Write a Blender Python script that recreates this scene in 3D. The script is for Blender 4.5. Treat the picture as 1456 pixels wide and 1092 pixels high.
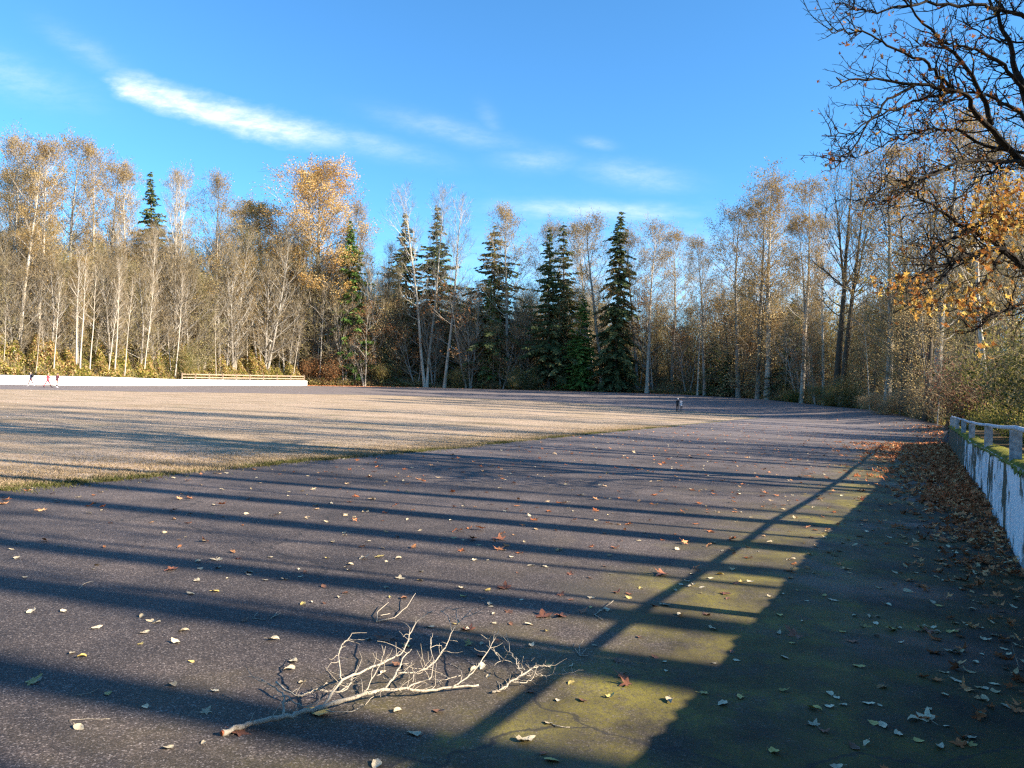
import bpy, math, random
import numpy as np
from mathutils import Vector, Matrix

sc = bpy.context.scene
COL = sc.collection
R = math.radians
for o in list(bpy.data.objects):
    bpy.data.objects.remove(o)

# ------------------------------------------------------------------ camera
FPX = 1100.0                       # focal length in photo pixels (1456 wide)
EYE = 1.6
PITCH = R(0.67)
ROLL = R(1.78)
_f = np.array([0, math.cos(PITCH), math.sin(PITCH)])
_u0 = np.array([0, -math.sin(PITCH), math.cos(PITCH)])
_r0 = np.array([1.0, 0, 0])
_r = _r0 * math.cos(ROLL) + _u0 * math.sin(ROLL)
_u = -_r0 * math.sin(ROLL) + _u0 * math.cos(ROLL)
cam_d = bpy.data.cameras.new('camera')
cam = bpy.data.objects.new('camera', cam_d)
COL.objects.link(cam)
cam_d.sensor_width = 36
cam_d.lens = FPX / 1456 * 36
cam_d.clip_start = 0.05
cam_d.clip_end = 6000
m = Matrix(((_r[0], _u[0], -_f[0], 0), (_r[1], _u[1], -_f[1], 0), (_r[2], _u[2], -_f[2], EYE), (0, 0, 0, 1)))
cam.matrix_world = m
sc.camera = cam


def ray(px, py):
    return _f + _r * (px - 728) / FPX + _u * (546 - py) / FPX


# ------------------------------------------------------------------ light
SUN_EL = 25.8
to_sun = Vector((0.96 * math.cos(R(SUN_EL)), -0.28 * math.cos(R(SUN_EL)), math.sin(R(SUN_EL)))).normalized()
sd = bpy.data.lights.new('sun', 'SUN')
sd.energy = 5.0
sd.angle = R(0.55)
sd.color = (1.0, 0.87, 0.71)
sun = bpy.data.objects.new('sun', sd)
COL.objects.link(sun)
sun.rotation_euler = (-to_sun).to_track_quat('-Z', 'Y').to_euler()

sc.view_settings.view_transform = 'Standard'
sc.view_settings.look = 'None'
sc.view_settings.gamma = 1
sc.view_settings.exposure = 1.60
sc.render.engine = 'CYCLES'
cy = sc.cycles
cy.use_denoising = False
cy.max_bounces = 5
cy.diffuse_bounces = 3
cy.glossy_bounces = 2
cy.transmission_bounces = 3
cy.transparent_max_bounces = 4
cy.sample_clamp_indirect = 6
sc.cycles.filter_width = 1.3

world = bpy.data.worlds.new('World')
sc.world = world
world.use_nodes = True
WN = world.node_tree
WN.nodes.clear()


def mk_math(nt):
    def sock(n, i, v):
        if isinstance(v, (int, float)):
            n.inputs[i].default_value = v
        else:
            nt.links.new(v, n.inputs[i])

    def M(op, *a, clamp=False):
        n = nt.nodes.new('ShaderNodeMath')
        n.operation = op
        n.use_clamp = clamp
        for i, v in enumerate(a):
            sock(n, i, v)
        return n.outputs[0]

    def MR(v, a, b, c=0.0, d=1.0, smooth=True):
        n = nt.nodes.new('ShaderNodeMapRange')
        n.interpolation_type = 'SMOOTHSTEP' if smooth else 'LINEAR'
        n.clamp = True
        sock(n, 0, v)
        for i, x in enumerate((a, b, c, d)):
            sock(n, i + 1, x)
        return n.outputs[0]
    return M, MR


def build_world():
    nt = WN
    M, MR = mk_math(nt)
    L = nt.links.new
    out = nt.nodes.new('ShaderNodeOutputWorld')
    bg = nt.nodes.new('ShaderNodeBackground')
    bg.inputs[1].default_value = 0.060
    L(bg.outputs[0], out.inputs[0])
    sky = nt.nodes.new('ShaderNodeTexSky')
    sky.sky_type = 'NISHITA'
    sky.sun_disc = False
    sky.sun_elevation = R(SUN_EL)
    sky.sun_rotation = math.atan2(to_sun.x, to_sun.y)
    sky.air_density = 1.0
    sky.dust_density = 0.25
    sky.ozone_density = 2.5
    tint = nt.nodes.new('ShaderNodeMix')
    tint.data_type = 'RGBA'
    tint.blend_type = 'MULTIPLY'
    tint.inputs[0].default_value = 1
    L(sky.outputs[0], tint.inputs[6])
    tint.inputs[7].default_value = SKY_TINT
    tc = nt.nodes.new('ShaderNodeTexCoord')
    sep = nt.nodes.new('ShaderNodeSeparateXYZ')
    L(tc.outputs['Generated'], sep.inputs[0])
    x, y, z = sep.outputs
    ys = M('MAXIMUM', y, 0.05)
    a = M('DIVIDE', x, ys)
    b = M('DIVIDE', z, ys)
    front = MR(y, 0.1, 0.3)
    comb = nt.nodes.new('ShaderNodeCombineXYZ')
    L(a, comb.inputs[0])
    L(b, comb.inputs[1])

    def noise(scale, detail, rough, off=0.0, stretch=(1, 1, 1), rot=0.0):
        mp = nt.nodes.new('ShaderNodeMapping')
        L(comb.outputs[0], mp.inputs[0])
        mp.inputs[1].default_value = (off, off * 0.7, off)
        mp.inputs[2].default_value = (0, 0, rot)
        mp.inputs[3].default_value = stretch
        n = nt.nodes.new('ShaderNodeTexNoise')
        n.inputs['Scale'].default_value = scale
        n.inputs['Detail'].default_value = detail
        n.inputs['Roughness'].default_value = rough
        L(mp.outputs[0], n.inputs['Vector'])
        return n.outputs[0]

    def ab(px, py):
        v = ray(px, py)
        return v[0] / v[1], v[2] / v[1]
    A = ab(150, 112)
    B = ab(585, 214)
    ux, uy = B[0] - A[0], B[1] - A[1]
    Ln = math.hypot(ux, uy)
    ux, uy = ux / Ln, uy / Ln
    n1 = M('SUBTRACT', noise(7, 4, .6), .5)
    n2 = M('SUBTRACT', noise(22, 6, .65, 3.1, (1, 2.2, 1), 0.25), .5)
    da = M('SUBTRACT', a, A[0])
    db = M('SUBTRACT', b, A[1])
    t = M('DIVIDE', M('ADD', M('MULTIPLY', da, ux), M('MULTIPLY', db, uy)), Ln)
    s = M('ADD', M('MULTIPLY', da, -uy), M('MULTIPLY', db, ux))
    s = M('ADD', s, M('ADD', M('MULTIPLY', n1, .020), M('MULTIPLY', n2, .022)))
    # streak bows: a little sag in the middle
    s = M('ADD', s, M('MULTIPLY', M('SINE', M('MULTIPLY', t, 3.14)), 0.012))
    t = M('ADD', t, M('MULTIPLY', n2, .16))
    up = MR(s, -0.004, 0.030, 1, 0)
    lo = MR(s, -0.026, -0.002, 0, 1)
    prof = M('MULTIPLY', MR(t, -.04, .12), MR(t, .50, .92, 1, 0))
    core = M('MULTIPLY', M('MULTIPLY', up, lo), prof)
    fil = MR(noise(30, 7, .7, 1.3, (1, 3.0, 1), 0.3), .30, .68, .45, 1.0)
    streak = M('MULTIPLY', M('MULTIPLY', core, fil), 0.95)
    mask = streak

    def wisp(px, py, w, h, k, rot=0.2):
        nonlocal mask
        c = ab(px, py)
        aa = M('SUBTRACT', a, c[0])
        bb = M('SUBTRACT', b, c[1])
        co, si = math.cos(rot), math.sin(rot)
        p = M('ADD', M('MULTIPLY', aa, co), M('MULTIPLY', bb, -si))
        q = M('ADD', M('MULTIPLY', aa, si), M('MULTIPLY', bb, co))
        p = M('ADD', M('DIVIDE', p, w / FPX), M('MULTIPLY', n1, 1.2))
        q = M('ADD', M('DIVIDE', q, h / FPX), M('MULTIPLY', n2, 1.2))
        d = M('ADD', M('MULTIPLY', p, p), M('MULTIPLY', q, q))
        g = M('EXPONENT', M('MULTIPLY', d, -1.0))
        mask = M('MAXIMUM', mask, M('MULTIPLY', M('MULTIPLY', g, fil), k))
    wisp(130, 76, 60, 16, .16, .5)
    wisp(530, 206, 80, 14, .26)
    wisp(640, 185, 90, 14, .2)
    wisp(695, 168, 12, 22, .10, -.5)
    wisp(760, 228, 50, 14, .24, 0)
    wisp(848, 204, 24, 7, .2, .1)
    wisp(905, 250, 70, 16, .26, .1)
    wisp(840, 300, 120, 12, .5, 0)
    wisp(980, 400, 420, 70, .30, 0)
    wisp(20, 110, 90, 26, .22, .3)
    wisp(1150, 420, 220, 60, .55, 0)
    wisp(960, 400, 120, 60, .35, 0)
    mask = M('MULTIPLY', mask, front)
    mix = nt.nodes.new('ShaderNodeMix')
    mix.data_type = 'RGBA'
    L(mask, mix.inputs[0])
    L(tint.outputs[2], mix.inputs[6])
    mix.inputs[7].default_value = (7.0, 7.6, 8.2, 1)
    L(mix.outputs[2], bg.inputs[0])


SKY_TINT = (0.64, 1.26, 1.66, 1)
build_world()

# ------------------------------------------------------------------ helpers
def tag(o, label=None, cat=None, group=None, kind=None):
    if label: o['label'] = label
    if cat: o['category'] = cat
    if group: o['group'] = group
    if kind: o['kind'] = kind
    return o


def empty(name, loc, rot=(0, 0, 0), scale=(1, 1, 1)):
    o = bpy.data.objects.new(name, None)
    o.empty_display_size = .2
    o.location = loc
    o.rotation_euler = rot
    o.scale = scale
    COL.objects.link(o)
    return o


def link(name, me, parent=None):
    o = bpy.data.objects.new(name, me)
    COL.objects.link(o)
    if parent is not None:
        o.parent = parent
    return o


class QB:
    """collects quads (numpy) for one mesh"""
    def __init__(s):
        s.v = []; s.q = []; s.m = []; s.r = []; s.n = 0

    def add(s, v, q, mat=0, rnd=None):
        v = np.asarray(v, float); q = np.asarray(q, np.int64)
        if len(q) == 0: return
        s.v.append(v); s.q.append(q + s.n); s.n += len(v)
        s.m.append(np.full(len(q), mat, np.int32))
        s.r.append(np.full(len(q), 0.5) if rnd is None else np.broadcast_to(np.asarray(rnd, float), (len(q),)))

    def mesh(s, name, mats, smooth=False):
        v = np.concatenate(s.v); q = np.concatenate(s.q)
        me = bpy.data.meshes.new(name)
        me.vertices.add(len(v)); me.vertices.foreach_set('co', v.astype(np.float32).ravel())
        me.loops.add(q.size); me.loops.foreach_set('vertex_index', q.astype(np.int32).ravel())
        me.polygons.add(len(q))
        me.polygons.foreach_set('loop_start', np.arange(0, q.size, 4, dtype=np.int32))
        try:
            me.polygons.foreach_set('loop_total', np.full(len(q), 4, np.int32))
        except Exception:
            pass
        for mt in mats: me.materials.append(mt)
        me.polygons.foreach_set('material_index', np.concatenate(s.m))
        me.polygons.foreach_set('use_smooth', np.full(len(q), smooth))
        at = me.attributes.new('rnd', 'FLOAT', 'FACE')
        at.data.foreach_set('value', np.concatenate(s.r).astype(np.float32))
        me.update(calc_edges=True)
        return me

    def tube(s, pts, rad, sides=8, mat=0, rnd=.5, cap=True):
        pts = np.asarray(pts, float); rad = np.asarray(rad, float)
        n = len(pts)
        tan = np.gradient(pts, axis=0)
        tan /= np.linalg.norm(tan, axis=1)[:, None] + 1e-9
        ref = np.array([0.31, 0.17, 0.93]) if abs(tan[0][2]) < .8 else np.array([0.9, .3, .1])
        a = np.cross(tan, ref); a /= np.linalg.norm(a, axis=1)[:, None] + 1e-9
        b = np.cross(tan, a)
        th = np.arange(sides) * 2 * math.pi / sides
        ring = pts[:, None, :] + rad[:, None, None] * (a[:, None, :] * np.cos(th)[None, :, None] + b[:, None, :] * np.sin(th)[None, :, None])
        V = ring.reshape(-1, 3)
        i, j = np.meshgrid(np.arange(n - 1), np.arange(sides), indexing='ij')
        j2 = (j + 1) % sides
        Q = np.stack([i * sides + j, i * sides + j2, (i + 1) * sides + j2, (i + 1) * sides + j], -1).reshape(-1, 4)
        if cap:
            V = np.vstack([V, pts[0], pts[-1]])
            e = []
            for k in range(0, sides, 2):
                e.append([n * sides, (k + 2) % sides, (k + 1) % sides, k])
                o = (n - 1) * sides
                e.append([n * sides + 1, o + k, o + (k + 1) % sides, o + (k + 2) % sides])
            Q = np.vstack([Q, e])
        s.add(V, Q, mat, rnd)

    def segs(s, P0, P1, R0, R1, mat=0, rnd=None, sides=3):
        """a prism per segment"""
        P0 = np.asarray(P0, float); P1 = np.asarray(P1, float)
        R0 = np.asarray(R0, float); R1 = np.asarray(R1, float)
        n = len(P0)
        if n == 0: return
        d = P1 - P0
        d /= np.linalg.norm(d, axis=1)[:, None] + 1e-9
        ref = np.where(np.abs(d[:, 2:3]) < .8, np.array([[0.1, .2, .97]]), np.array([[.96, .2, .1]]))
        a = np.cross(d, ref); a /= np.linalg.norm(a, axis=1)[:, None] + 1e-9
        b = np.cross(d, a)
        th = np.arange(sides) * 2 * math.pi / sides
        off = a[:, None, :] * np.cos(th)[None, :, None] + b[:, None, :] * np.sin(th)[None, :, None]
        V = np.concatenate([P0[:, None] + off * R0[:, None, None], P1[:, None] + off * R1[:, None, None]], 1).reshape(-1, 3)
        k = np.arange(sides); k2 = (k + 1) % sides
        base = (np.arange(n) * 2 * sides)[:, None, None]
        Q = (np.stack([k, k2, k2 + sides, k + sides], -1)[None] + base).reshape(-1, 4)
        rr = None if rnd is None else np.repeat(np.broadcast_to(rnd, (n,)), sides)
        s.add(V, Q, mat, rr)

    def strips(s, P0, P1, W, rng, mat=0, rnd=None):
        n = len(P0)
        if n == 0: return
        d = P1 - P0
        w = np.cross(d, rng.normal(size=(n, 3)))
        w /= np.linalg.norm(w, axis=1)[:, None] + 1e-9
        w = w * np.asarray(W)[:, None] * .5
        V = np.stack([P0 - w, P0 + w, P1 + w * .35, P1 - w * .35], 1).reshape(-1, 3)
        Q = np.arange(n * 4).reshape(-1, 4)
        s.add(V, Q, mat, rnd)

    def leaves(s, C, size, rng, mat=0, rnd=None, ratio=.7, hang=0.0):
        n = len(C)
        if n == 0: return
        u = rng.normal(size=(n, 3)); u[:, 2] -= hang
        u /= np.linalg.norm(u, axis=1)[:, None]
        w = np.cross(u, rng.normal(size=(n, 3)))
        w /= np.linalg.norm(w, axis=1)[:, None] + 1e-9
        sz = (np.asarray(size) * np.ones(n) * rng.uniform(.7, 1.3, n))[:, None]
        V = np.stack([C - u * sz * .5, C + w * sz * ratio * .5, C + u * sz * .5, C - w * sz * ratio * .5], 1).reshape(-1, 3)
        s.add(V, np.arange(n * 4).reshape(-1, 4), mat, rnd)

    def box(s, p0, p1, mat=0, rnd=.5):
        x0, y0, z0 = p0; x1, y1, z1 = p1
        V = [(x0, y0, z0), (x1, y0, z0), (x1, y1, z0), (x0, y1, z0), (x0, y0, z1), (x1, y0, z1), (x1, y1, z1), (x0, y1, z1)]
        Q = [(0, 3, 2, 1), (4, 5, 6, 7), (0, 1, 5, 4), (1, 2, 6, 5), (2, 3, 7, 6), (3, 0, 4, 7)]
        s.add(V, Q, mat, rnd)


def smooth(x):
    x = np.clip(x, 0, 1)
    return x * x * (3 - 2 * x)


# ------------------------------------------------------------------ terrain
TILT = -0.010


def px_at(px, d, py=555):
    v = ray(px, py); v = v * (d / v[1])
    return v[0]


def z_at(px, py, d):
    v = ray(px, py); v = v * (d / v[1])
    return v[2] + EYE


# edge of the paved ground: (photo px, depth, photo row of the ground there)
EDGE = [(0, 98, 546.5), (70, 104, 547.6), (160, 115, 548.5), (250, 134, 548.6), (437, 165, 548.6), (500, 168, 549.5), (600, 170, 551), (700, 166, 553.5),
        (780, 162, 555.5), (870, 158, 558), (965, 150, 561), (1030, 143, 564.5), (1080, 135, 567.5), (1180, 112, 577.5), (1240, 96, 583), (1290, 82, 592), (1320, 72, 600), (1343, 62, 606)]
_E = [(-180, 70, .7), (-120, 80, .7), (-80, 84, .8), (-60, 95, .8), (-45, 108, .9)]
for p, d, y in EDGE:
    X = px_at(p, d, y)
    _E.append((math.degrees(math.atan2(X, d)), math.hypot(X, d), z_at(p, y, d)))
_E += [(34, 58, .5), (60, 60, .3), (120, 60, .3), (180, 70, .7)]
_E = np.array(_E)


def wallX(Y):
    return np.interp(Y, [-40, 0, 14, 19, 24, 28.5, 33, 34.6, 60], [-20.97, .95, 8.62, 11.25, 13.95, 16.35, 18.75, 19.6, 33.5])


def wall_top(Y):
    return np.interp(Y, [-40, 8.4, 17, 34.6], [.98, .95, .80, .74])


def terr(X, Y):
    X = np.asarray(X, float); Y = np.asarray(Y, float)
    az = np.degrees(np.arctan2(X, Y)); r = np.hypot(X, Y)
    rT = np.interp(az, _E[:, 0], _E[:, 1]); zT = np.interp(az, _E[:, 0], _E[:, 2])
    XT = np.sin(np.radians(az)) * rT
    RT = zT - TILT * XT
    z = TILT * np.clip(X, -140, 140) + RT * smooth((r - .62 * rT) / (.38 * rT))
    w = np.maximum(r - rT, 0)
    left = smooth((5 - az) / 22)
    z = z + left * (.20 * np.minimum(w, 22) + .10 * np.clip(w - 22, 0, 70)) + (1 - left) * .03 * np.minimum(w, 60)
    wx = wallX(Y)
    beh = X - wx
    fade = smooth((37.5 - Y) / 3.2) * smooth((Y + 38) / 4)
    natural = TILT * X
    tgt = wall_top(Y) - .13 + .05 * np.clip(beh - .4, 0, 40)
    k = fade * smooth((beh - .18) / .14)
    return z * (1 - k) + k * np.maximum(tgt, z * 0 + natural)


def hit(px, py, z=0.0):
    """world point on the terrain (raised by z) seen at a photo pixel"""
    v = ray(px, py)
    hv = math.hypot(v[0], v[1])
    r = np.geomspace(1.5, 400, 900)
    X = v[0] / hv * r; Y = v[1] / hv * r; Z = EYE + v[2] / hv * r
    g = terr(X, Y) + z - Z
    i = int(np.argmax(g > 0))
    if i == 0: i = len(r) - 1
    f = g[i - 1] / (g[i - 1] - g[i] + 1e-9)
    rr = r[i - 1] + f * (r[i] - r[i - 1])
    x, y = v[0] / hv * rr, v[1] / hv * rr
    return Vector((float(x), float(y), float(terr(x, y)) + z))


def T(x, y):
    return float(terr(x, y))


# ------------------------------------------------------------------ materials
MATS = {}


def mat_new(name):
    mt = bpy.data.materials.new(name)
    mt.use_nodes = True
    nt = mt.node_tree
    nt.nodes.clear()
    out = nt.nodes.new('ShaderNodeOutputMaterial')
    return mt, nt, out


def ramp(nt, fac, stops, interp='LINEAR'):
    r = nt.nodes.new('ShaderNodeValToRGB')
    r.color_ramp.interpolation = interp
    el = r.color_ramp.elements
    while len(el) < len(stops): el.new(.5)
    for e, (p, c) in zip(el, stops):
        e.position = p
        e.color = (*c, 1) if len(c) == 3 else c
    nt.links.new(fac, r.inputs[0])
    return r.outputs[0]


def nnoise(nt, vec, scale, detail=4, rough=.6, out=0):
    n = nt.nodes.new('ShaderNodeTexNoise')
    n.inputs['Scale'].default_value = scale
    n.inputs['Detail'].default_value = detail
    n.inputs['Roughness'].default_value = rough
    if vec is not None: nt.links.new(vec, n.inputs['Vector'])
    return n.outputs[out]


def mapping(nt, vec, scale=(1, 1, 1), rot=(0, 0, 0), loc=(0, 0, 0)):
    mp = nt.nodes.new('ShaderNodeMapping')
    nt.links.new(vec, mp.inputs[0])
    mp.inputs[1].default_value = loc
    mp.inputs[2].default_value = rot
    mp.inputs[3].default_value = scale
    return mp.outputs[0]


def mix(nt, fac, a, b, blend='MIX'):
    n = nt.nodes.new('ShaderNodeMix')
    n.data_type = 'RGBA'
    n.blend_type = blend
    for i, v in ((0, fac), (6, a), (7, b)):
        if isinstance(v, (int, float)): n.inputs[i].default_value = v
        elif isinstance(v, tuple): n.inputs[i].default_value = (*v, 1) if len(v) == 3 else v
        else: nt.links.new(v, n.inputs[i])
    return n.outputs[2]


def geo_pos(nt):
    g = nt.nodes.new('ShaderNodeNewGeometry')
    return g.outputs['Position']


def principled(nt, out, col, rough=.8, bump=None, bump_s=.3, dist=.02, spec=.3):
    b = nt.nodes.new('ShaderNodeBsdfPrincipled')
    if isinstance(col, tuple): b.inputs['Base Color'].default_value = (*col, 1)
    else: nt.links.new(col, b.inputs['Base Color'])
    if isinstance(rough, (int, float)): b.inputs['Roughness'].default_value = rough
    else: nt.links.new(rough, b.inputs['Roughness'])
    b.inputs['Specular IOR Level'].default_value = spec
    if bump is not None:
        bp = nt.nodes.new('ShaderNodeBump')
        bp.inputs['Strength'].default_value = bump_s
        bp.inputs['Distance'].default_value = dist
        nt.links.new(bump, bp.inputs['Height'])
        nt.links.new(bp.outputs[0], b.inputs['Normal'])
    nt.links.new(b.outputs[0], out.inputs[0])
    return b


def leaf_mat(name, stops, trans=.4):
    mt, nt, out = mat_new(name)
    at = nt.nodes.new('ShaderNodeAttribute'); at.attribute_name = 'rnd'
    c = ramp(nt, at.outputs['Fac'], stops)
    d = nt.nodes.new('ShaderNodeBsdfDiffuse')
    t = nt.nodes.new('ShaderNodeBsdfTranslucent')
    nt.links.new(c, d.inputs[0]); nt.links.new(c, t.inputs[0])
    mx = nt.nodes.new('ShaderNodeMixShader'); mx.inputs[0].default_value = trans
    nt.links.new(d.outputs[0], mx.inputs[1]); nt.links.new(t.outputs[0], mx.inputs[2])
    nt.links.new(mx.outputs[0], out.inputs[0])
    MATS[name] = mt
    return mt


def bark_mat(name, a, b, c=None, scale=3.0):
    mt, nt, out = mat_new(name)
    tc = nt.nodes.new('ShaderNodeTexCoord')
    v = mapping(nt, tc.outputs['Object'], (3, 3, .7))
    f = nnoise(nt, v, scale, 6, .7)
    stops = [(.38, a), (.58, b)]
    if c: stops = [(.30, a), (.46, b), (.60, b), (.72, c)]
    col = ramp(nt, f, stops)
    principled(nt, out, col, .9, f, .5, .03, .15)
    MATS[name] = mt


bark_mat('bark_pale', (.11, .095, .07), (.50, .44, .35), (.60, .54, .45))
bark_mat('bark_brown', (.07, .055, .04), (.20, .165, .125))
bark_mat('bark_grey', (.15, .135, .11), (.40, .36, .30))
bark_mat('bark_dark', (.022, .018, .014), (.085, .068, .05), (.10, .10, .045))
bark_mat('bark_maple', (.010, .008, .006), (.034, .027, .020), (.07, .07, .022), 5)
bark_mat('bark_branch', (.12, .09, .06), (.46, .40, .31), (.26, .24, .10), 26)
leaf_mat('twig_pale', [(0, (.16, .125, .08)), (.5, (.28, .22, .145)), (1, (.42, .335, .23))], .0)
leaf_mat('twig_brown', [(0, (.10, .078, .044)), (.5, (.21, .165, .098)), (1, (.34, .27, .165))], .0)
leaf_mat('twig_moss', [(0, (.15, .13, .06)), (.5, (.29, .25, .13)), (1, (.50, .41, .24))], .0)
leaf_mat('leaf_tan', [(0, (.20, .12, .04)), (.4, (.36, .24, .085)), (.8, (.50, .35, .14)), (1, (.56, .42, .22))])
leaf_mat('leaf_gold', [(0, (.36, .20, .06)), (.4, (.62, .38, .12)), (.8, (.74, .50, .20)), (1, (.78, .60, .30))])
leaf_mat('leaf_olive', [(0, (.13, .12, .03)), (.5, (.31, .26, .08)), (1, (.52, .42, .17))])
leaf_mat('leaf_rust', [(0, (.12, .05, .02)), (.5, (.30, .14, .06)), (1, (.46, .27, .13))])
leaf_mat('leaf_maple', [(0, (.16, .055, .02)), (.45, (.40, .17, .05)), (.75, (.66, .40, .09)), (1, (.82, .64, .20))], .5)
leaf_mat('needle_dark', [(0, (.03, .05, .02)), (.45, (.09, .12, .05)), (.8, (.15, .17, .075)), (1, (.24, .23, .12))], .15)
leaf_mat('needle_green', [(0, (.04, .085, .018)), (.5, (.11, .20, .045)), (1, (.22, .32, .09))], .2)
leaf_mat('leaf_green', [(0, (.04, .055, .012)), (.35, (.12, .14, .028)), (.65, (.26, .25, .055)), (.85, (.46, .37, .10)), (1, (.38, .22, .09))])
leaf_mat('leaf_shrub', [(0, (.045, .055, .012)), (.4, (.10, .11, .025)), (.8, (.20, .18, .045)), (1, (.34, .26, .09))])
leaf_mat('leaf_red', [(0, (.08, .03, .02)), (.5, (.20, .085, .055)), (1, (.30, .17, .11))])
leaf_mat('leaf_straw', [(0, (.26, .18, .075)), (.5, (.52, .38, .17)), (1, (.68, .52, .27))])
leaf_mat('grass_blade', [(0, (.05, .06, .018)), (.3, (.15, .15, .05)), (.5, (.24, .18, .10)), (1, (.46, .35, .23))], .3)


def ground_mats():
    # asphalt ---------------------------------------------------------
    mt, nt, out = mat_new('asphalt')
    M, MR = mk_math(nt)
    P = geo_pos(nt)
    fine = nt.nodes.new('ShaderNodeTexVoronoi'); fine.inputs['Scale'].default_value = 150
    nt.links.new(P, fine.inputs['Vector'])
    sepc = nt.nodes.new('ShaderNodeSeparateColor'); nt.links.new(fine.outputs['Color'], sepc.inputs[0])
    grain = sepc.outputs[0]
    n_m = nnoise(nt, P, 38, 3, .7)
    big = nnoise(nt, P, .33, 5, .62)
    mid = nnoise(nt, P, 1.7, 5, .65)
    base = ramp(nt, grain, [(0, (.031, .025, .021)), (.5, (.060, .049, .043)), (.80, (.097, .080, .071)), (.94, (.16, .138, .125)), (1, (.30, .27, .245))])
    tone = ramp(nt, big, [(.30, (.52, .52, .54)), (.46, (.88, .87, .87)), (.62, (1.22, 1.18, 1.16)), (.72, (1.5, 1.44, 1.4))])
    tone2 = ramp(nt, mid, [(.3, (.70, .70, .72)), (.7, (1.30, 1.27, 1.24))])
    tone3 = ramp(nt, n_m, [(.3, (.72, .72, .74)), (.7, (1.25, 1.22, 1.2))])
    c = mix(nt, 1, base, tone, 'MULTIPLY')
    c = mix(nt, 1, c, tone2, 'MULTIPLY')
    c = mix(nt, 1, c, tone3, 'MULTIPLY')
    sp0 = nt.nodes.new('ShaderNodeSeparateXYZ'); nt.links.new(P, sp0.inputs[0])
    far_pale = MR(M('ADD', sp0.outputs[1], M('MULTIPLY', M('SUBTRACT', big, .5), 30)), 9, 62, 0, 1, False)  # asphalt turns paler with distance, unevenly
    c = mix(nt, M('MULTIPLY', far_pale, .80), c, ramp(nt, mid, [(.35, (.17, .14, .13)), (.65, (.26, .22, .205))]))
    # moss that grows in a belt along the foot of the right-hand wall
    sp = nt.nodes.new('ShaderNodeSeparateXYZ'); nt.links.new(P, sp.inputs[0])
    x, y, z = sp.outputs
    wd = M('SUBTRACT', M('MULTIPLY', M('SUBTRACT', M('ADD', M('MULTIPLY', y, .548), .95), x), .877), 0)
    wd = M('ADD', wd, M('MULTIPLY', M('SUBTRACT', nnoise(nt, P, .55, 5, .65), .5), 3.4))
    belt = M('MULTIPLY', MR(wd, 3.5, 2.0, 0, 1), MR(y, 34, 44, 1, 0))
    mossn = MR(nnoise(nt, P, 2.1, 6, .7), .36, .56)
    mfine = MR(nnoise(nt, P, 45, 3, .7), .30, .62, .35, 1)
    mf = M('MULTIPLY', M('MULTIPLY', belt, M('ADD', M('MULTIPLY', mossn, .75), .42)), mfine)
    mcol = ramp(nt, nnoise(nt, P, 1.3, 5, .6), [(.35, (.045, .036, .011)), (.50, (.145, .118, .024)), (.66, (.26, .215, .032))])
    c = mix(nt, mf, c, mcol)
    # thin moss haze reaching further out
    far = M('MULTIPLY', MR(wd, 5.4, 3.0, 0, .4), MR(nnoise(nt, P, .9, 5, .6), .45, .65))
    c = mix(nt, far, c, (.12, .09, .032))
    wall_shade = MR(M('ADD', wd, M('MULTIPLY', M('SUBTRACT', mid, .5), 2.5)), .3, 3.0, .30, 1)  # wall's shade painted into the asphalt colour, edge broken by noise
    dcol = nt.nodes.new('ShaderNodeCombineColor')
    for q_ in range(3): nt.links.new(wall_shade, dcol.inputs[q_])
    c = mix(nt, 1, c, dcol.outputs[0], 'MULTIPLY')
    # narrow crack lines
    vor = nt.nodes.new('ShaderNodeTexVoronoi'); vor.feature = 'DISTANCE_TO_EDGE'; vor.inputs['Scale'].default_value = .16
    wv = nt.nodes.new('ShaderNodeVectorMath'); wv.operation = 'ADD'
    nt.links.new(P, wv.inputs[0])
    nz = nt.nodes.new('ShaderNodeTexNoise'); nz.inputs['Scale'].default_value = 1.2; nz.inputs['Detail'].default_value = 6
    nt.links.new(P, nz.inputs['Vector']); nt.links.new(nz.outputs['Color'], wv.inputs[1])
    nt.links.new(wv.outputs[0], vor.inputs['Vector'])
    crack = MR(vor.outputs[0], .0008, .0030, .7, 0)
    c = mix(nt, crack, c, (.022, .020, .018))
    wet = M('MULTIPLY', MR(nnoise(nt, P, .45, 5, .6), .50, .66), MR(wd, 8, 1, 0, 1))
    c = mix(nt, M('MULTIPLY', wet, .45), c, (.020, .020, .023))
    rough = M('SUBTRACT', .78, M('MULTIPLY', wet, .30))
    hgt = M('ADD', M('MULTIPLY', grain, .5), n_m)
    principled(nt, out, c, rough, hgt, .55, .006, .35)
    MATS['asphalt'] = mt
    # lawn --------------------------------------------------------------
    mt, nt, out = mat_new('dry_lawn')
    M, MR = mk_math(nt)
    P = geo_pos(nt)
    at = nt.nodes.new('ShaderNodeAttribute'); at.attribute_name = 'edge'
    f = nnoise(nt, P, 9, 6, .75)
    b1 = nnoise(nt, P, .22, 5, .6)
    b2 = nnoise(nt, mapping(nt, P, (.5, 1, 1)), 1.1, 5, .65)
    c = ramp(nt, f, [(.28, (.22, .155, .105)), (.5, (.42, .325, .235)), (.7, (.60, .485, .365))])
    c = mix(nt, 1, c, ramp(nt, b1, [(.3, (.78, .74, .66)), (.5, (1, .98, .95)), (.7, (1.12, 1.06, 1.04))]), 'MULTIPLY')
    c = mix(nt, 1, c, ramp(nt, b2, [(.3, (.72, .70, .64)), (.55, (1, 1, 1))]), 'MULTIPLY')
    gm = M('MULTIPLY', MR(b2, .52, .68), MR(b1, .35, .6, .55, .1))
    c = mix(nt, gm, c, (.155, .165, .06))
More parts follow.
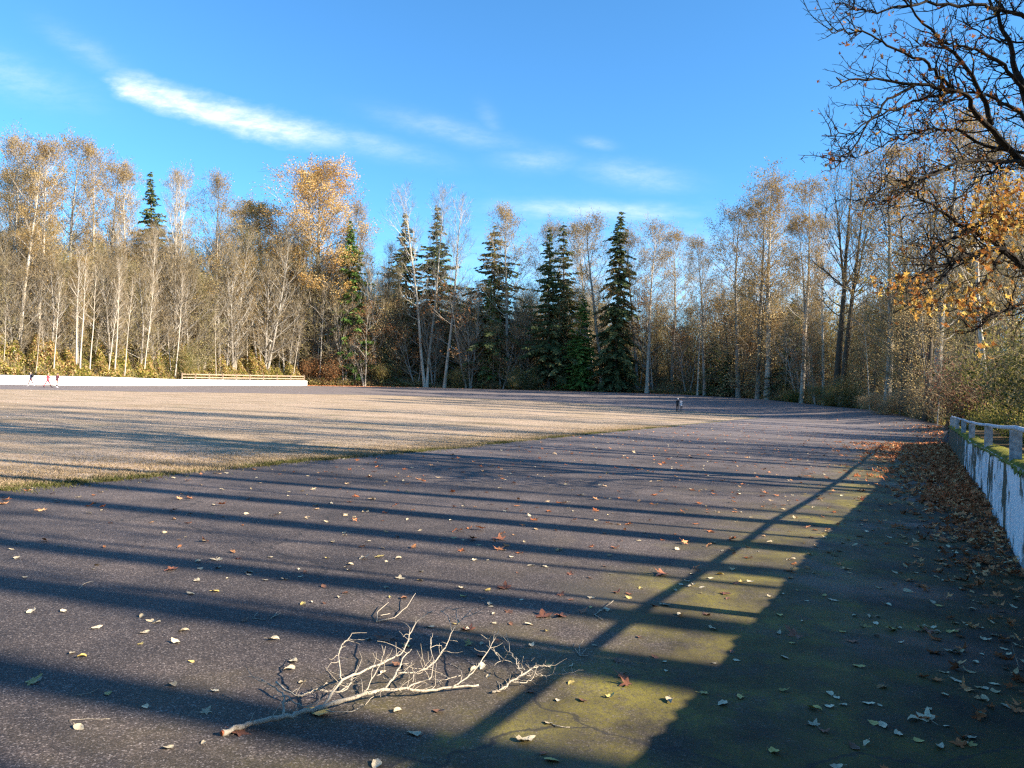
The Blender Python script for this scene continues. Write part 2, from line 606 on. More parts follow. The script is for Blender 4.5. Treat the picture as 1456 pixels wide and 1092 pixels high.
    ed = M('ADD', at.outputs['Fac'], M('MULTIPLY', M('SUBTRACT', nnoise(nt, P, 1.4, 4), .5), .7))
    c = mix(nt, M('MULTIPLY', MR(ed, .5, .95), .8), c, ramp(nt, f, [(.3, (.04, .045, .014)), (.7, (.16, .165, .05))]))
    principled(nt, out, c, 1.0, f, .8, .06, .05)
    MATS['dry_lawn'] = mt
    # forest floor --------------------------------------------------------
    mt, nt, out = mat_new('leaf_litter')
    M, MR = mk_math(nt)
    P = geo_pos(nt)
    f = nnoise(nt, P, 5, 6, .75)
    g = nnoise(nt, P, .3, 4, .6)
    c = ramp(nt, f, [(.3, (.055, .035, .018)), (.5, (.13, .088, .045)), (.7, (.24, .17, .09))])
    c = mix(nt, MR(g, .5, .64, 0, .6), c, (.07, .085, .022))
    principled(nt, out, c, 1.0, f, .8, .06, .05)
    MATS['leaf_litter'] = mt
    # painted concrete (right wall) ---------------------------------------
    mt, nt, out = mat_new('peeling_paint')
    M, MR = mk_math(nt)
    P = geo_pos(nt)
    st = nnoise(nt, mapping(nt, P, (1.7, 1.7, 1.0)), 1.0, 8, .80)
    st2 = nnoise(nt, mapping(nt, P, (.75, .75, 1.1)), 1.0, 6, .65)
    sp = nt.nodes.new('ShaderNodeSeparateXYZ'); nt.links.new(P, sp.inputs[0])
    f = nnoise(nt, P, 26, 5, .7)
    paint = ramp(nt, nnoise(nt, mapping(nt, P, (2, 2, .5)), 2.0, 7, .75), [(.34, (.30, .30, .30)), (.46, (.68, .69, .71)), (.7, (.86, .87, .88))])
    grime = ramp(nt, f, [(.3, (.035, .032, .020)), (.55, (.10, .095, .065)), (.75, (.20, .19, .15))])
    fm = M('ADD', M('MULTIPLY', st, .52), M('MULTIPLY', st2, .48))
    # the far stretch has lost most of its paint
    fm = M('ADD', fm, MR(sp.outputs[1], 13, 30, 0, .16))
    mask = MR(fm, .500, .540)
    c = mix(nt, mask, paint, grime)
    top = MR(M('ADD', sp.outputs[2], M('MULTIPLY', M('SUBTRACT', st, .5), .5)), .80, .93, 0, .75)
    c = mix(nt, top, c, (.10, .10, .03))
    principled(nt, out, c, .85, f, .5, .01, .2)
    MATS['peeling_paint'] = mt
    # moss cap ------------------------------------------------------------
    mt, nt, out = mat_new('moss')
    P = geo_pos(nt)
    f = nnoise(nt, P, 30, 5, .7)
    c = ramp(nt, nnoise(nt, P, 3, 5, .6), [(.33, (.14, .125, .07)), (.48, (.17, .17, .035)), (.7, (.30, .26, .05))])
    principled(nt, out, c, 1, f, 1, .03, .05)
    MATS['moss'] = mt
    # simple ones
    def simple(name, a, b, sc_=20, rough=.7, spec=.3):
        mt, nt, out = mat_new(name)
        P = geo_pos(nt)
        f = nnoise(nt, P, sc_, 5, .65)
        principled(nt, out, ramp(nt, f, [(.35, a), (.65, b)]), rough, f, .3, .01, spec)
        MATS[name] = mt
    simple('white_wall', (.66, .66, .65), (.84, .84, .82), .6)
    simple('wood_pale', (.26, .18, .12), (.44, .33, .23), 5)
    simple('rail_grey', (.30, .33, .37), (.60, .63, .67), 9, .6, .4)
    simple('post_grey', (.28, .30, .33), (.62, .64, .66), 14, .8)
    simple('post_dark', (.06, .055, .05), (.16, .15, .13), 14, .8)
    simple('cut_wood', (.20, .05, .02), (.42, .14, .06), 80)
    simple('skin', (.42, .25, .18), (.52, .33, .24), 8, .6)
    simple('hair_white', (.62, .60, .56), (.78, .76, .72), 40)
    simple('hair_dark', (.02, .015, .012), (.06, .045, .035), 40)
    simple('hair_fair', (.38, .26, .15), (.52, .38, .22), 40)
    simple('cloth_black', (.010, .010, .012), (.022, .021, .024), 20)
    simple('cloth_navy', (.02, .025, .06), (.05, .055, .11), 20)
    simple('cloth_red', (.42, .02, .04), (.55, .05, .07), 20)
    simple('cloth_pink', (.58, .20, .28), (.72, .32, .40), 20)
    simple('cloth_maroon', (.05, .012, .02), (.10, .022, .04), 20)
    simple('cloth_white', (.62, .58, .58), (.80, .76, .76), 20)
    simple('cloth_grey', (.10, .09, .10), (.18, .17, .18), 20)


ground_mats()


def fallen_mat(name, a, b, vein):
    mt, nt, out = mat_new(name)
    tc = nt.nodes.new('ShaderNodeTexCoord')
    oi = nt.nodes.new('ShaderNodeObjectInfo')
    f = nnoise(nt, tc.outputs['Object'], 24, 4, .6)
    c = ramp(nt, f, [(.35, a), (.62, b)])
    hs = nt.nodes.new('ShaderNodeHueSaturation')
    M, MR = mk_math(nt)
    nt.links.new(M('ADD', M('MULTIPLY', oi.outputs['Random'], .7), .62), hs.inputs['Value'])
    nt.links.new(c, hs.inputs['Color'])
    b_ = principled(nt, out, hs.outputs[0], .55, f, .4, .004, .4)
    MATS[name] = mt


fallen_mat('fall_pale', (.40, .31, .18), (.78, .66, .44), 0)
fallen_mat('fall_yellow', (.40, .28, .07), (.62, .48, .16), 0)
fallen_mat('fall_red', (.16, .05, .025), (.38, .16, .08), 0)
fallen_mat('fall_brown', (.10, .045, .025), (.24, .12, .065), 0)
fallen_mat('fall_green', (.08, .15, .08), (.20, .30, .18), 0)
leaf_mat('litter_mix', [(0, (.16, .055, .025)), (.4, (.44, .16, .07)), (.7, (.66, .28, .13)), (.88, (.74, .42, .20)), (1, (.72, .55, .34))], .1)
leaf_mat('litter_pale', [(0, (.12, .05, .028)), (.3, (.34, .15, .07)), (.5, (.52, .40, .23)), (1, (.80, .68, .46))], .1)

# ------------------------------------------------------------------ ground zones
def polar(p): return math.degrees(math.atan2(p[0], p[1])), math.hypot(p[0], p[1])


near_px = [(0, 697), (120, 687), (250, 673), (380, 661), (500, 650), (640, 638), (740, 627), (830, 618), (900, 611), (960, 606), (1020, 600), (1080, 594.5)]
far_px = [(0, 553.5), (200, 557), (364, 559), (500, 561), (620, 564), (728, 568.5), (850, 575.5), (950, 582.5), (1040, 589), (1080, 593)]
near_pts = [hit(*p) for p in near_px]
far_pts = [hit(*p) for p in far_px]
nearP = [(-10.4, 3.0), (-14.5, -6.0)]
near_tab = [(-180, 40), (-140, 22)] + [polar(p) for p in reversed(nearP)] + [polar(p) for p in near_pts]
far_tab = [(-180, 60), (-120, 62), (-60, 66), (-45, 70)] + [polar(p) for p in far_pts]
near_tab = np.array(sorted(near_tab)); far_tab = np.array(sorted(far_tab))
TIP = near_tab[-1, 0]
wall_end_az = math.degrees(math.atan2(19.6, 34.6))


def r3_of(az):
    if az <= wall_end_az:
        return float(np.interp(az, _E[:, 0], _E[:, 1]))
    # march out to the wall line
    s, c = math.sin(R(az)), math.cos(R(az))
    rr = np.linspace(.3, 62, 2400)
    g = rr * s - wallX(rr * c) - 0.0
    i = int(np.argmax(g > 0))
    return float(rr[i]) if g[i] > 0 and i > 0 else 60.0


rng0 = np.random.default_rng(4)
thetas = np.unique(np.concatenate([np.arange(-180, -40, 2.0), np.arange(-40, 36, .18), np.arange(36, 180.1, 2.0), [TIP, wall_end_az, wall_end_az + .02]]))
r3 = np.array([r3_of(t) for t in thetas])
r1 = np.interp(thetas, near_tab[:, 0], near_tab[:, 1])
r2 = np.interp(thetas, far_tab[:, 0], far_tab[:, 1])
r2 = np.minimum(r2, r3 * .93)
for i, t in enumerate(thetas):
    if t >= TIP:
        k = min(1, (t - TIP) / 4)
        base = near_tab[-1, 1]
        r1[i] = r2[i] = min(base * (1 - k) + k * r3[i] * .6, r3[i] * .8)
r1 = np.minimum(r1 * (1 + .004 * np.sin(thetas * 7.3) + .003 * np.sin(thetas * 19.1 + 1) + rng0.normal(0, .0025, len(thetas))), r2)


def strip_mesh(name, mats, ra, rb, nrow, power=1.0, sel=None, zoff=0.0, edge=False, extra=None):
    n = len(thetas)
    t = (np.arange(nrow + 1) / nrow) ** power
    RR = ra[:, None] * (1 - t)[None] + rb[:, None] * t[None]
    if extra is not None:
        RR = extra
        nrow = RR.shape[1] - 1
    X = np.sin(np.radians(thetas))[:, None] * RR
    Y = np.cos(np.radians(thetas))[:, None] * RR
    Z = terr(X, Y) + zoff
    V = np.stack([X, Y, Z], -1).reshape(-1, 3)
    Q = []
    w = nrow + 1
    for i in range(n - 1):
        if sel is not None and not (sel[i] or sel[i + 1]): continue
        for j in range(nrow):
            Q.append((i * w + j, i * w + j + 1, (i + 1) * w + j + 1, (i + 1) * w + j))
    qb = QB(); qb.add(V, np.array(Q))
    me = qb.mesh(name, mats, True)
    if edge:
        P = np.array([(p[0], p[1]) for p in near_pts]); D = np.full(len(V), 99.0)
        F = np.array([(p[0], p[1]) for p in far_pts])
        for PP in (P, F):
            for a, b in zip(PP[:-1], PP[1:]):
                ab = b - a
                tt = np.clip(((V[:, :2] - a) @ ab) / (ab @ ab), 0, 1)
                D = np.minimum(D, np.linalg.norm(V[:, :2] - (a + tt[:, None] * ab), axis=1))
        at = me.attributes.new('edge', 'FLOAT', 'POINT')
        at.data.foreach_set('value', np.clip(1 - D / 1.6, 0, 1).astype(np.float32))
    # drop orphan verts is unnecessary
    return link(name, me)


zero = np.full(len(thetas), .02)
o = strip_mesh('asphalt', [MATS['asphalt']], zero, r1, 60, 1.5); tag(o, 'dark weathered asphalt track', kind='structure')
o.name = 'asphalt'
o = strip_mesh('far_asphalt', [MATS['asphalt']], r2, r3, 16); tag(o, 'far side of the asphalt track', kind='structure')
o = strip_mesh('lawn', [MATS['dry_lawn']], r1, r2, 60, 1.7, sel=(r2 - r1) > .02, zoff=0.0, edge=True); tag(o, 'dry tan lawn inside the asphalt track', kind='structure')
ext = np.stack([r3, r3 + .20, r3 + .34, r3 + .6] + [r3 + w for w in (1.2, 2, 3, 4.5, 6.5, 9, 12, 16, 20, 24, 30, 38, 48, 60, 75, 95, 130, 200, 500, 2800)], 1)
o = strip_mesh('forest_ground', [MATS['leaf_litter']], None, None, 0, extra=ext, zoff=0) if False else None


def forest_ground():
    n = len(thetas); RR = ext; w = RR.shape[1]
    X = np.sin(np.radians(thetas))[:, None] * RR; Y = np.cos(np.radians(thetas))[:, None] * RR
    Z = terr(X, Y)
    i, j = np.meshgrid(np.arange(n - 1), np.arange(w - 1), indexing='ij')
    Q = np.stack([i * w + j, i * w + j + 1, (i + 1) * w + j + 1, (i + 1) * w + j], -1).reshape(-1, 4)
    qb = QB(); qb.add(np.stack([X, Y, Z], -1).reshape(-1, 3), Q)
    tag(link('forest_ground', qb.mesh('forest_ground', [MATS['leaf_litter']], True)), 'leaf covered forest ground', kind='structure')


forest_ground()

rng = np.random.default_rng(7)

# grass blades along the near lawn edge
def grass():
    qb = QB()
    P = np.array([(p[0], p[1]) for p in near_pts[:10]])
    seg = np.linalg.norm(np.diff(P, axis=0), axis=1); cum = np.concatenate([[0], np.cumsum(seg)])
    n = 90000
    t = rng.uniform(0, 1, n) ** 1.5 * cum[-1]
    x = np.interp(t, cum, P[:, 0]); y = np.interp(t, cum, P[:, 1])
    d = np.hypot(x, y)
    nx, ny = -.9, .43
    off = rng.exponential(1.0, n) * .9 - .06
    big = rng.uniform(0, 1, n) < .45
    off = np.where(big, rng.exponential(1.2, n), off)
    off += .10 * np.sin(t * 2.3) + .06 * np.sin(t * 7.1)
    off = np.maximum(off, -.10)
    off = np.where(rng.uniform(0, 1, n) < .05, -rng.exponential(.12, n), off)
    x += nx * off; y += ny * off
    # clumps
    cl = np.sin(x * 5.1 + np.sin(y * 3.7) * 2) * np.sin(y * 4.3 + np.sin(x * 2.9) * 2)
    keep = (cl > -.35) | (rng.uniform(0, 1, n) < .3)
    x, y, off = x[keep], y[keep], off[keep]; n = len(x)
    z = terr(x, y)
    h = rng.uniform(.012, .042, n) * (1 + .3 * (off < .5))
    P0 = np.stack([x, y, z - .005], 1)
    P1 = P0 + np.stack([rng.normal(0, .022, n), rng.normal(0, .022, n), h], 1)
    g = np.clip(.80 + .35 * np.sin(t[keep] * 1.3) - off / .7 + rng.normal(0, .3, n), 0, 1)
    rn = np.where(g > .62, rng.uniform(0, .4, n), rng.uniform(.45, 1, n))
    qb.strips(P0, P1, np.full(n, .012), rng, 0, rn)
    tag(link('grass', qb.mesh('grass', [MATS['grass_blade']])), 'short green and straw grass along the lawn edge', 'grass', kind='stuff')


grass()

# ------------------------------------------------------------------ right retaining wall
def wall_section(Y, dx=0.0):
    return wallX(Y) + dx


def prism_along(Ys, off0, off1, zb, zt, qb, mat=0):
    """box swept along the wall line between two perpendicular offsets"""
    Ys = np.asarray(Ys, float)
    X = wallX(Ys)
    tx = np.gradient(X); ty = np.gradient(Ys); L = np.hypot(tx, ty); nx = ty / L; ny = -tx / L
    pts = []
    for off, zz in ((off0, zb), (off0, zt), (off1, zt), (off1, zb)):
        pts.append(np.stack([X + nx * off, Ys + ny * off, zz], 1))
    V = np.stack(pts, 1).reshape(-1, 3)
    Q = []
    n = len(Ys)
    for i in range(n - 1):
        for j in range(4):
            Q.append((i * 4 + j, i * 4 + (j + 1) % 4, (i + 1) * 4 + (j + 1) % 4, (i + 1) * 4 + j))
    Q.append((0, 3, 2, 1)); e = (n - 1) * 4; Q.append((e, e + 1, e + 2, e + 3))
    qb.add(V, np.array(Q), mat)


def right_wall():
    Ys = np.concatenate([np.arange(-32, 0, 2.0), np.arange(0, 34.7, .4)])
    root = empty('retaining_wall', (float(wallX(8.0)), 8.0, 0))
    tag(root, 'low concrete retaining wall with peeling bluish white paint and mossy top', 'wall')
    inv = Matrix.Translation(-Vector(root.location))
    qb = QB()
    zb = terr(wallX(Ys) - .3, Ys) - .15
    zt = wall_top(Ys)
    prism_along(Ys, -.005, .36, zb, zt, qb)
    o = link('wall', qb.mesh('wall', [MATS['peeling_paint']]), root); o.data.transform(inv)
    # moss: lumpy strip on the top
    qb = QB()
    Y2 = np.arange(-6, 34.6, .08)
    cols = 7
    V = []
    X = wallX(Y2); tx = np.gradient(X); ty = np.gradient(Y2); L = np.hypot(tx, ty); nx = ty / L; ny = -tx / L
    r_ = np.random.default_rng(3)
    for j in range(cols):
        f = j / (cols - 1)
        off = -.03 + f * .42
        h = (.012 + .034 * math.sin(math.pi * f)) * (0.55 + .9 * r_.uniform(0, 1, len(Y2)))
        if j == 0:
            h = -.02 - .05 * r_.uniform(0, 1, len(Y2)) ** 2 * (1 + .8 * np.sin(Y2 * 3.1))
        if j == cols - 1: h = np.full(len(Y2), -.01)
        o2 = off + r_.normal(0, .008, len(Y2))
        V.append(np.stack([X + nx * o2, Y2 + ny * o2, wall_top(Y2) + .004 + h], 1))
    V = np.stack(V, 1).reshape(-1, 3)
    i, j = np.meshgrid(np.arange(len(Y2) - 1), np.arange(cols - 1), indexing='ij')
    Q = np.stack([i * cols + j, (i + 1) * cols + j, (i + 1) * cols + j + 1, i * cols + j + 1], -1).reshape(-1, 4)
    qb.add(V, Q)
    o = link('moss', qb.mesh('moss', [MATS['moss']], True), root); o.data.transform(inv)


right_wall()


def railing():
    Ys = [-4.0, .7, 5.3, 9.9, 14.7, 19.3, 23.9, 28.3, 31.2, 34.1]
    root = empty('railing', (float(wallX(9.9)), 9.9, float(wall_top(9.9))))
    tag(root, 'weathered grey pipe railing on short concrete posts along the mossy wall top', 'railing')
    ox = Vector(root.location)
    rr = np.random.default_rng(5)
    tops = []
    for Y in Ys:
        X = wallX(Y); tx = wallX(Y + .1) - wallX(Y - .1); ty = .2; L = math.hypot(tx, ty); tx /= L; ty /= L
        nx, ny = ty, -tx
        cx, cyy = X + nx * .075, Y + ny * .075
        zb = float(wall_top(Y)); H = .40
        # channel post: two pale flanges with a dark web between
        rot = Matrix(((nx, tx, 0), (ny, ty, 0), (0, 0, 1)))
        qb = QB()
        def obox(p0, p1, mt):
            q = QB(); q.box(p0, p1)
            V = q.v[0] @ np.array(rot).T + np.array([cx, cyy, zb]) - np.array(ox)
            qb.add(V, q.q[0], mt)
        obox((-.065, -.058, -.02), (.065, -.038, H), 0)
        obox((-.065, .038, -.02), (.065, .058, H), 0)
        obox((-.045, -.038, -.02), (.045, .038, H - .012), 1)
        me = qb.mesh('post', [MATS['post_grey'], MATS['post_dark']])
        o = link('post', me, root)
        tops.append((cx, cyy, zb + H + .035))
    # the rail
    pts = []
    for a, b in zip(tops[:-1], tops[1:]):
        for k in range(6):
            t = k / 6
            sag = -.015 * math.sin(math.pi * t)
            Y = a[1] * (1 - t) + b[1] * t
            pts.append((a[0] * (1 - t) + b[0] * t + float(rr.normal(0, .004)), Y, a[2] * (1 - t) + b[2] * t + sag))
    pts.append(tops[-1])
    qb = QB()
    P = np.array(pts) - np.array(ox)
    P = np.vstack([P[0] + (P[0] - P[1]) * 3, P])
    qb.tube(P, np.full(len(P), .030), 10)
    link('rail', qb.mesh('rail', [MATS['rail_grey']], True), root)


railing()

# ------------------------------------------------------------------ far white wall and fence
def white_wall():
    pts = [(-84, 20, None, 1.3), (-80, 60, None, 1.3), (-72, 84, None, 1.3)]
    rows = [(0, 98, 546.7, 533.2), (70, 104, 547.9, 534.4), (160, 115, 548.9, 536.2), (250, 134, 549.0, 539.3), (330, 149, 549.0, 540.2), (437, 165, 549.0, 541.3)]
    base = []
    pd = [r[0] for r in rows]
    def edge_pt(px, off=0.0):
        az = math.degrees(math.atan((px - 728) / FPX))
        r = float(np.interp(az, _E[:, 0], _E[:, 1])) + off
        return math.sin(R(az)) * r, math.cos(R(az)) * r
    for X, Y, _, h in pts[:1]:
        z = T(X, Y); base.append((X, Y, z - .2, z + h))
    for px in (-700, -400, -200):
        X, Y = edge_pt(px); z = T(X, Y); base.append((X, Y, z - .4, z + 1.3))
    for px in list(range(0, 430, 20)) + [437]:
        X, Y = edge_pt(px)
        base.append((X, Y, T(X, Y) - .5, z_at(px, float(np.interp(px, pd, [r[3] for r in rows])), Y)))
    B = np.array(base)
    root = empty('white_wall', (float(B[5, 0]), float(B[5, 1]), float(B[5, 2])))
    tag(root, 'long low white painted wall at the far side of the lawn under the leafy bank', 'wall')
    ox = np.array(root.location)
    t = np.linspace(0, len(B) - 1, 140)
    P = np.stack([np.interp(t, np.arange(len(B)), B[:, k]) for k in range(4)], 1)
    dx = np.gradient(P[:, 0]); dy = np.gradient(P[:, 1]); L = np.hypot(dx, dy)
    nx, ny = -dy / L, dx / L
    V = []
    for off, zi, dz in ((0, 2, 0), (0, 3, -.08), (-.04, 3, -.08), (-.04, 3, 0), (.40, 3, 0), (.40, 2, 0)):
        V.append(np.stack([P[:, 0] + nx * off, P[:, 1] + ny * off, P[:, zi] + dz], 1))
    V = np.stack(V, 1).reshape(-1, 3) - ox
    n = len(P); c = 6; Q = []
    for i in range(n - 1):
        for j in range(c):
            Q.append((i * c + j, i * c + (j + 1) % c, (i + 1) * c + (j + 1) % c, (i + 1) * c + j))
    e = (n - 1) * c
    Q += [(e, e + 1, e + 4, e + 5), (e + 1, e + 2, e + 3, e + 4)]
    qb = QB(); qb.add(V, np.array(Q))
    link('wall', qb.mesh('wall', [MATS['white_wall']]), root)
    # rail fence standing on it
    a, b = 258.5, 432.5
    root = empty('rail_fence', (px_at(258, 135), 135, z_at(258, 540, 135)))
    tag(root, 'pale wooden rail fence of nine bays on the end of the white wall', 'fence')
    ox = np.array(root.location)
    px = np.linspace(a, b, 10)
    PR = []
    pd = [r[0] for r in rows]
    for x in px:
        ex, d = edge_pt(x, .2)
        yt = float(np.interp(x, pd, [r[3] for r in rows]))
        PR.append((ex, d, z_at(x, yt, d)))
    for p in PR:
        q = QB()
        q.box((p[0] - .10, p[1] - .1, p[2] - .02), (p[0] + .10, p[1] + .1, p[2] + 1.12))
        q.box((p[0] - .13, p[1] - .13, p[2] + 1.12), (p[0] + .13, p[1] + .13, p[2] + 1.17))
        q.v = [v - ox for v in q.v]
        link('post', q.mesh('post', [MATS['wood_pale']]), root)
    for hh in (.92, .38):
        q = QB()
        for p0, p1 in zip(PR[:-1], PR[1:]):
            p0 = np.array(p0); p1 = np.array(p1)
            d = p1 - p0; d /= np.linalg.norm(d); w = np.array([-d[1], d[0], 0]) * .04
            V = []
            for p in (p0 + d * .12, p1 - d * .12):
                for s_, z in ((-1, hh - .10), (1, hh - .10), (1, hh + .10), (-1, hh + .10)):
                    V.append(p + w * s_ + np.array([0, -.05, z]))
            q.add(np.array(V) - ox, np.array([(0, 1, 2, 3), (4, 7, 6, 5), (0, 4, 5, 1), (1, 5, 6, 2), (2, 6, 7, 3), (3, 7, 4, 0)]))
        link('rail', q.mesh('rail', [MATS['wood_pale']]), root)


white_wall()

# ------------------------------------------------------------------ tree building
def unit(v):
    return v / (np.linalg.norm(v) + 1e-9)


UP = np.array([0, 0, 1.0])


class TreeGeo:
    def __init__(s, seed):
        s.rng = np.random.default_rng(seed)
        s.s0 = []; s.s1 = []; s.r0 = []; s.r1 = []
        s.tw0 = []; s.tw1 = []
        s.anch = []; s.adir = []

    def limb(s, p, d, L, r, level, n, up, wob, rec=True):
        """a curved limb; returns its nodes and directions"""
        pts = [p]; dirs = [d]
        st = L / n
        for k in range(n):
            d = unit(d + UP * up / n + s.rng.normal(0, wob, 3))
            q = p + d * st
            s.s0.append(p); s.s1.append(q)
            s.r0.append(r * (1 - .85 * k / n)); s.r1.append(r * (1 - .85 * (k + 1) / n))
            p = q; pts.append(p); dirs.append(d)
        return np.array(pts), np.array(dirs)

    def perp(s, d, ang):
        v = s.rng.normal(size=3); v -= d * (v @ d); v = unit(v)
        return unit(d * math.cos(ang) + v * math.sin(ang))

    def twigs_on(s, pts, dirs, k, L, up, spread=.9, t0=.15):
        n = len(pts) - 1
        m = max(1, int(k))
        t = s.rng.uniform(t0, 1, m) * n
        i = np.minimum(t.astype(int), n - 1); f = (t - i)[:, None]
        P = pts[i] * (1 - f) + pts[i + 1] * f
        D = dirs[i] + s.rng.normal(0, spread, (m, 3)) * .8
        D[:, 2] += up
        D /= np.linalg.norm(D, axis=1)[:, None]
        Lk = L * s.rng.uniform(.5, 1.25, m)[:, None]
        Mid = P + D * Lk * .5
        D2 = D + s.rng.normal(0, .25, (m, 3)); D2[:, 2] += up * .4
        D2 /= np.linalg.norm(D2, axis=1)[:, None]
        E = Mid + D2 * Lk * .5
        s.tw0 += [P, Mid]; s.tw1 += [Mid, E]
        s.anch.append(Mid); s.anch.append(E)


def make_tree(seed, H=25, r=.26, stems=1, stem_spread=.0, h0=.35, nprim=34, plen=4.0, prof='oval', e0=15, e1=60, up=.5,
              nsec=6, slen=.42, ntw=7, tlen=1.0, tw=.022, twup=.35, leafk=0.0, lsize=.2, lspread=.35, leafzone=0.0, wob=.02,
              mats=('bark_pale', 'twig_pale', 'leaf_tan'), fork=False, hang=.3):
    g = TreeGeo(seed); rng = g.rng
    tq = QB(); 
    stemlist = []
    for k in range(stems):
        a = rng.uniform(0, 6.28)
        lean = stem_spread * (rng.uniform(.4, 1) if stems > 1 else 1)
        d = unit(np.array([math.cos(a) * lean, math.sin(a) * lean, 1.0]))
        p = np.array([math.cos(a), math.sin(a), 0]) * (.25 if stems > 1 else 0)
        n = 16
        hh = H * (rng.uniform(.72, 1) if k else 1)
        pts = [p + np.array([0, 0, -.4])]; 
        st = hh / n
        for i in range(n):
            d = unit(d + rng.normal(0, wob, 3) * np.array([1, 1, 0]) + UP * .03)
            p = p + d * st; pts.append(p)
        pts = np.array(pts)
        rr = (r / math.sqrt(stems) * 1.1) * ((1 - np.linspace(0, 1, n + 1)) ** .85 * .96 + .04)
        rr[0] *= 1.35
        tq.tube(pts, rr, 8, 0, cap=False)
        stemlist.append((pts, hh))
        if fork and stems == 1:
            # one strong fork leaving half way
            i = 8
            fd = unit(np.array([rng.choice([-1, 1]) * .35, .1, 1])); fp = [pts[i]]
            q = pts[i]
            for kk in range(8):
                fd = unit(fd + UP * .08 + rng.normal(0, .03, 3)); q = q + fd * st * .85; fp.append(q)
            fp = np.array(fp)
            tq.tube(fp, np.linspace(rr[i] * .7, .03, 9), 7, 0, cap=False)
            stemlist.append((np.vstack([fp[:1].repeat(8, 0), fp]), hh * .9))
    ga = rng.uniform(0, 6.28)
    for pts, hh in stemlist:
        npz = nprim // len(stemlist)
        n = len(pts) - 1
        for k in range(npz):
            t = h0 + (.985 - h0) * (k + rng.uniform(0, 1)) / npz
            f = t * n; i = min(int(f), n - 1); p = pts[i] * (1 - f + i) + pts[i + 1] * (f - i)
            u = (t - h0) / (1 - h0)
            if prof == 'oval': lf = math.sin(math.pi * (.12 + .80 * u)) ** .7
            elif prof == 'top': lf = (.35 + .65 * u) * (1.0 if u < .8 else (1 - u) / .2 * .75 + .25)
            elif prof == 'cone': lf = 1 - .88 * u
            else: lf = .55 + .45 * math.sin(math.pi * min(1, u + .1))
            L = plen * lf * rng.uniform(.65, 1.15)
            ga += 2.4 + rng.uniform(-.5, .5)
            e = R(e0 + (e1 - e0) * u + rng.uniform(-10, 10))
            d = np.array([math.cos(ga) * math.cos(e), math.sin(ga) * math.cos(e), math.sin(e)])
            rad = max(.018, r * .32 * (1 - t) ** .7 * (L / plen) ** .5 + .015)
            P, D = g.limb(p, d, L, rad, 1, 6, up, .10)
            g.twigs_on(P, D, ntw * .8, tlen, twup, t0=.3)
            for m_ in range(nsec):
                f2 = rng.uniform(.2, .95) * 6; i2 = min(int(f2), 5)
                p2 = P[i2] * (1 - f2 + i2) + P[i2 + 1] * (f2 - i2)
                d2 = g.perp(D[i2], R(rng.uniform(28, 62)))
                d2 = unit(d2 + UP * .2)
                L2 = L * slen * rng.uniform(.6, 1.2) * (1.15 - f2 / 9) + .25
                P2, D2 = g.limb(p2, d2, L2, max(.011, rad * .42), 2, 3, up * .7, .14)
                g.twigs_on(P2, D2, ntw, tlen, twup)
    cq = QB()
    s0, s1 = np.array(g.s0), np.array(g.s1)
    cq.segs(s0, s1, g.r0, g.r1, 0)
    t0 = np.concatenate(g.tw0); t1 = np.concatenate(g.tw1)
    tone = rng.uniform(0, 1, len(t0))
    cq.strips(t0, t1, np.full(len(t0), tw), rng, 1, tone)
    if leafk > 0:
        A = np.concatenate(g.anch)
        if leafzone > 0:
            A = A[A[:, 2] > H * leafzone + rng.normal(0, H * .07, len(A))]
        # clump: keep leaves in cells of space so gaps stay open
        cell = np.sin(A[:, 0] * 1.9 + seed) + np.sin(A[:, 1] * 2.1 + seed * 2) + np.sin(A[:, 2] * 1.6)
        A = A[cell > -.9]
        n = int(len(A) * leafk)
        idx = rng.integers(0, len(A), n)
        C = A[idx] + rng.normal(0, lspread, (n, 3))
        cr = np.clip(.5 + .22 * np.sin(A[idx, 0] * 1.3 + A[idx, 2]) + rng.normal(0, .22, n), 0, 1)
        cq.leaves(C, lsize, rng, 2, cr, .75, hang)
    ms = [MATS[k] for k in (mats[0], mats[1], mats[2])]
    top = float(np.percentile(np.concatenate(cq.v)[:, 2], 99.8))
    return tq.mesh('trunk', [MATS[mats[0]]], True), cq.mesh('crown', ms), max(H, top)


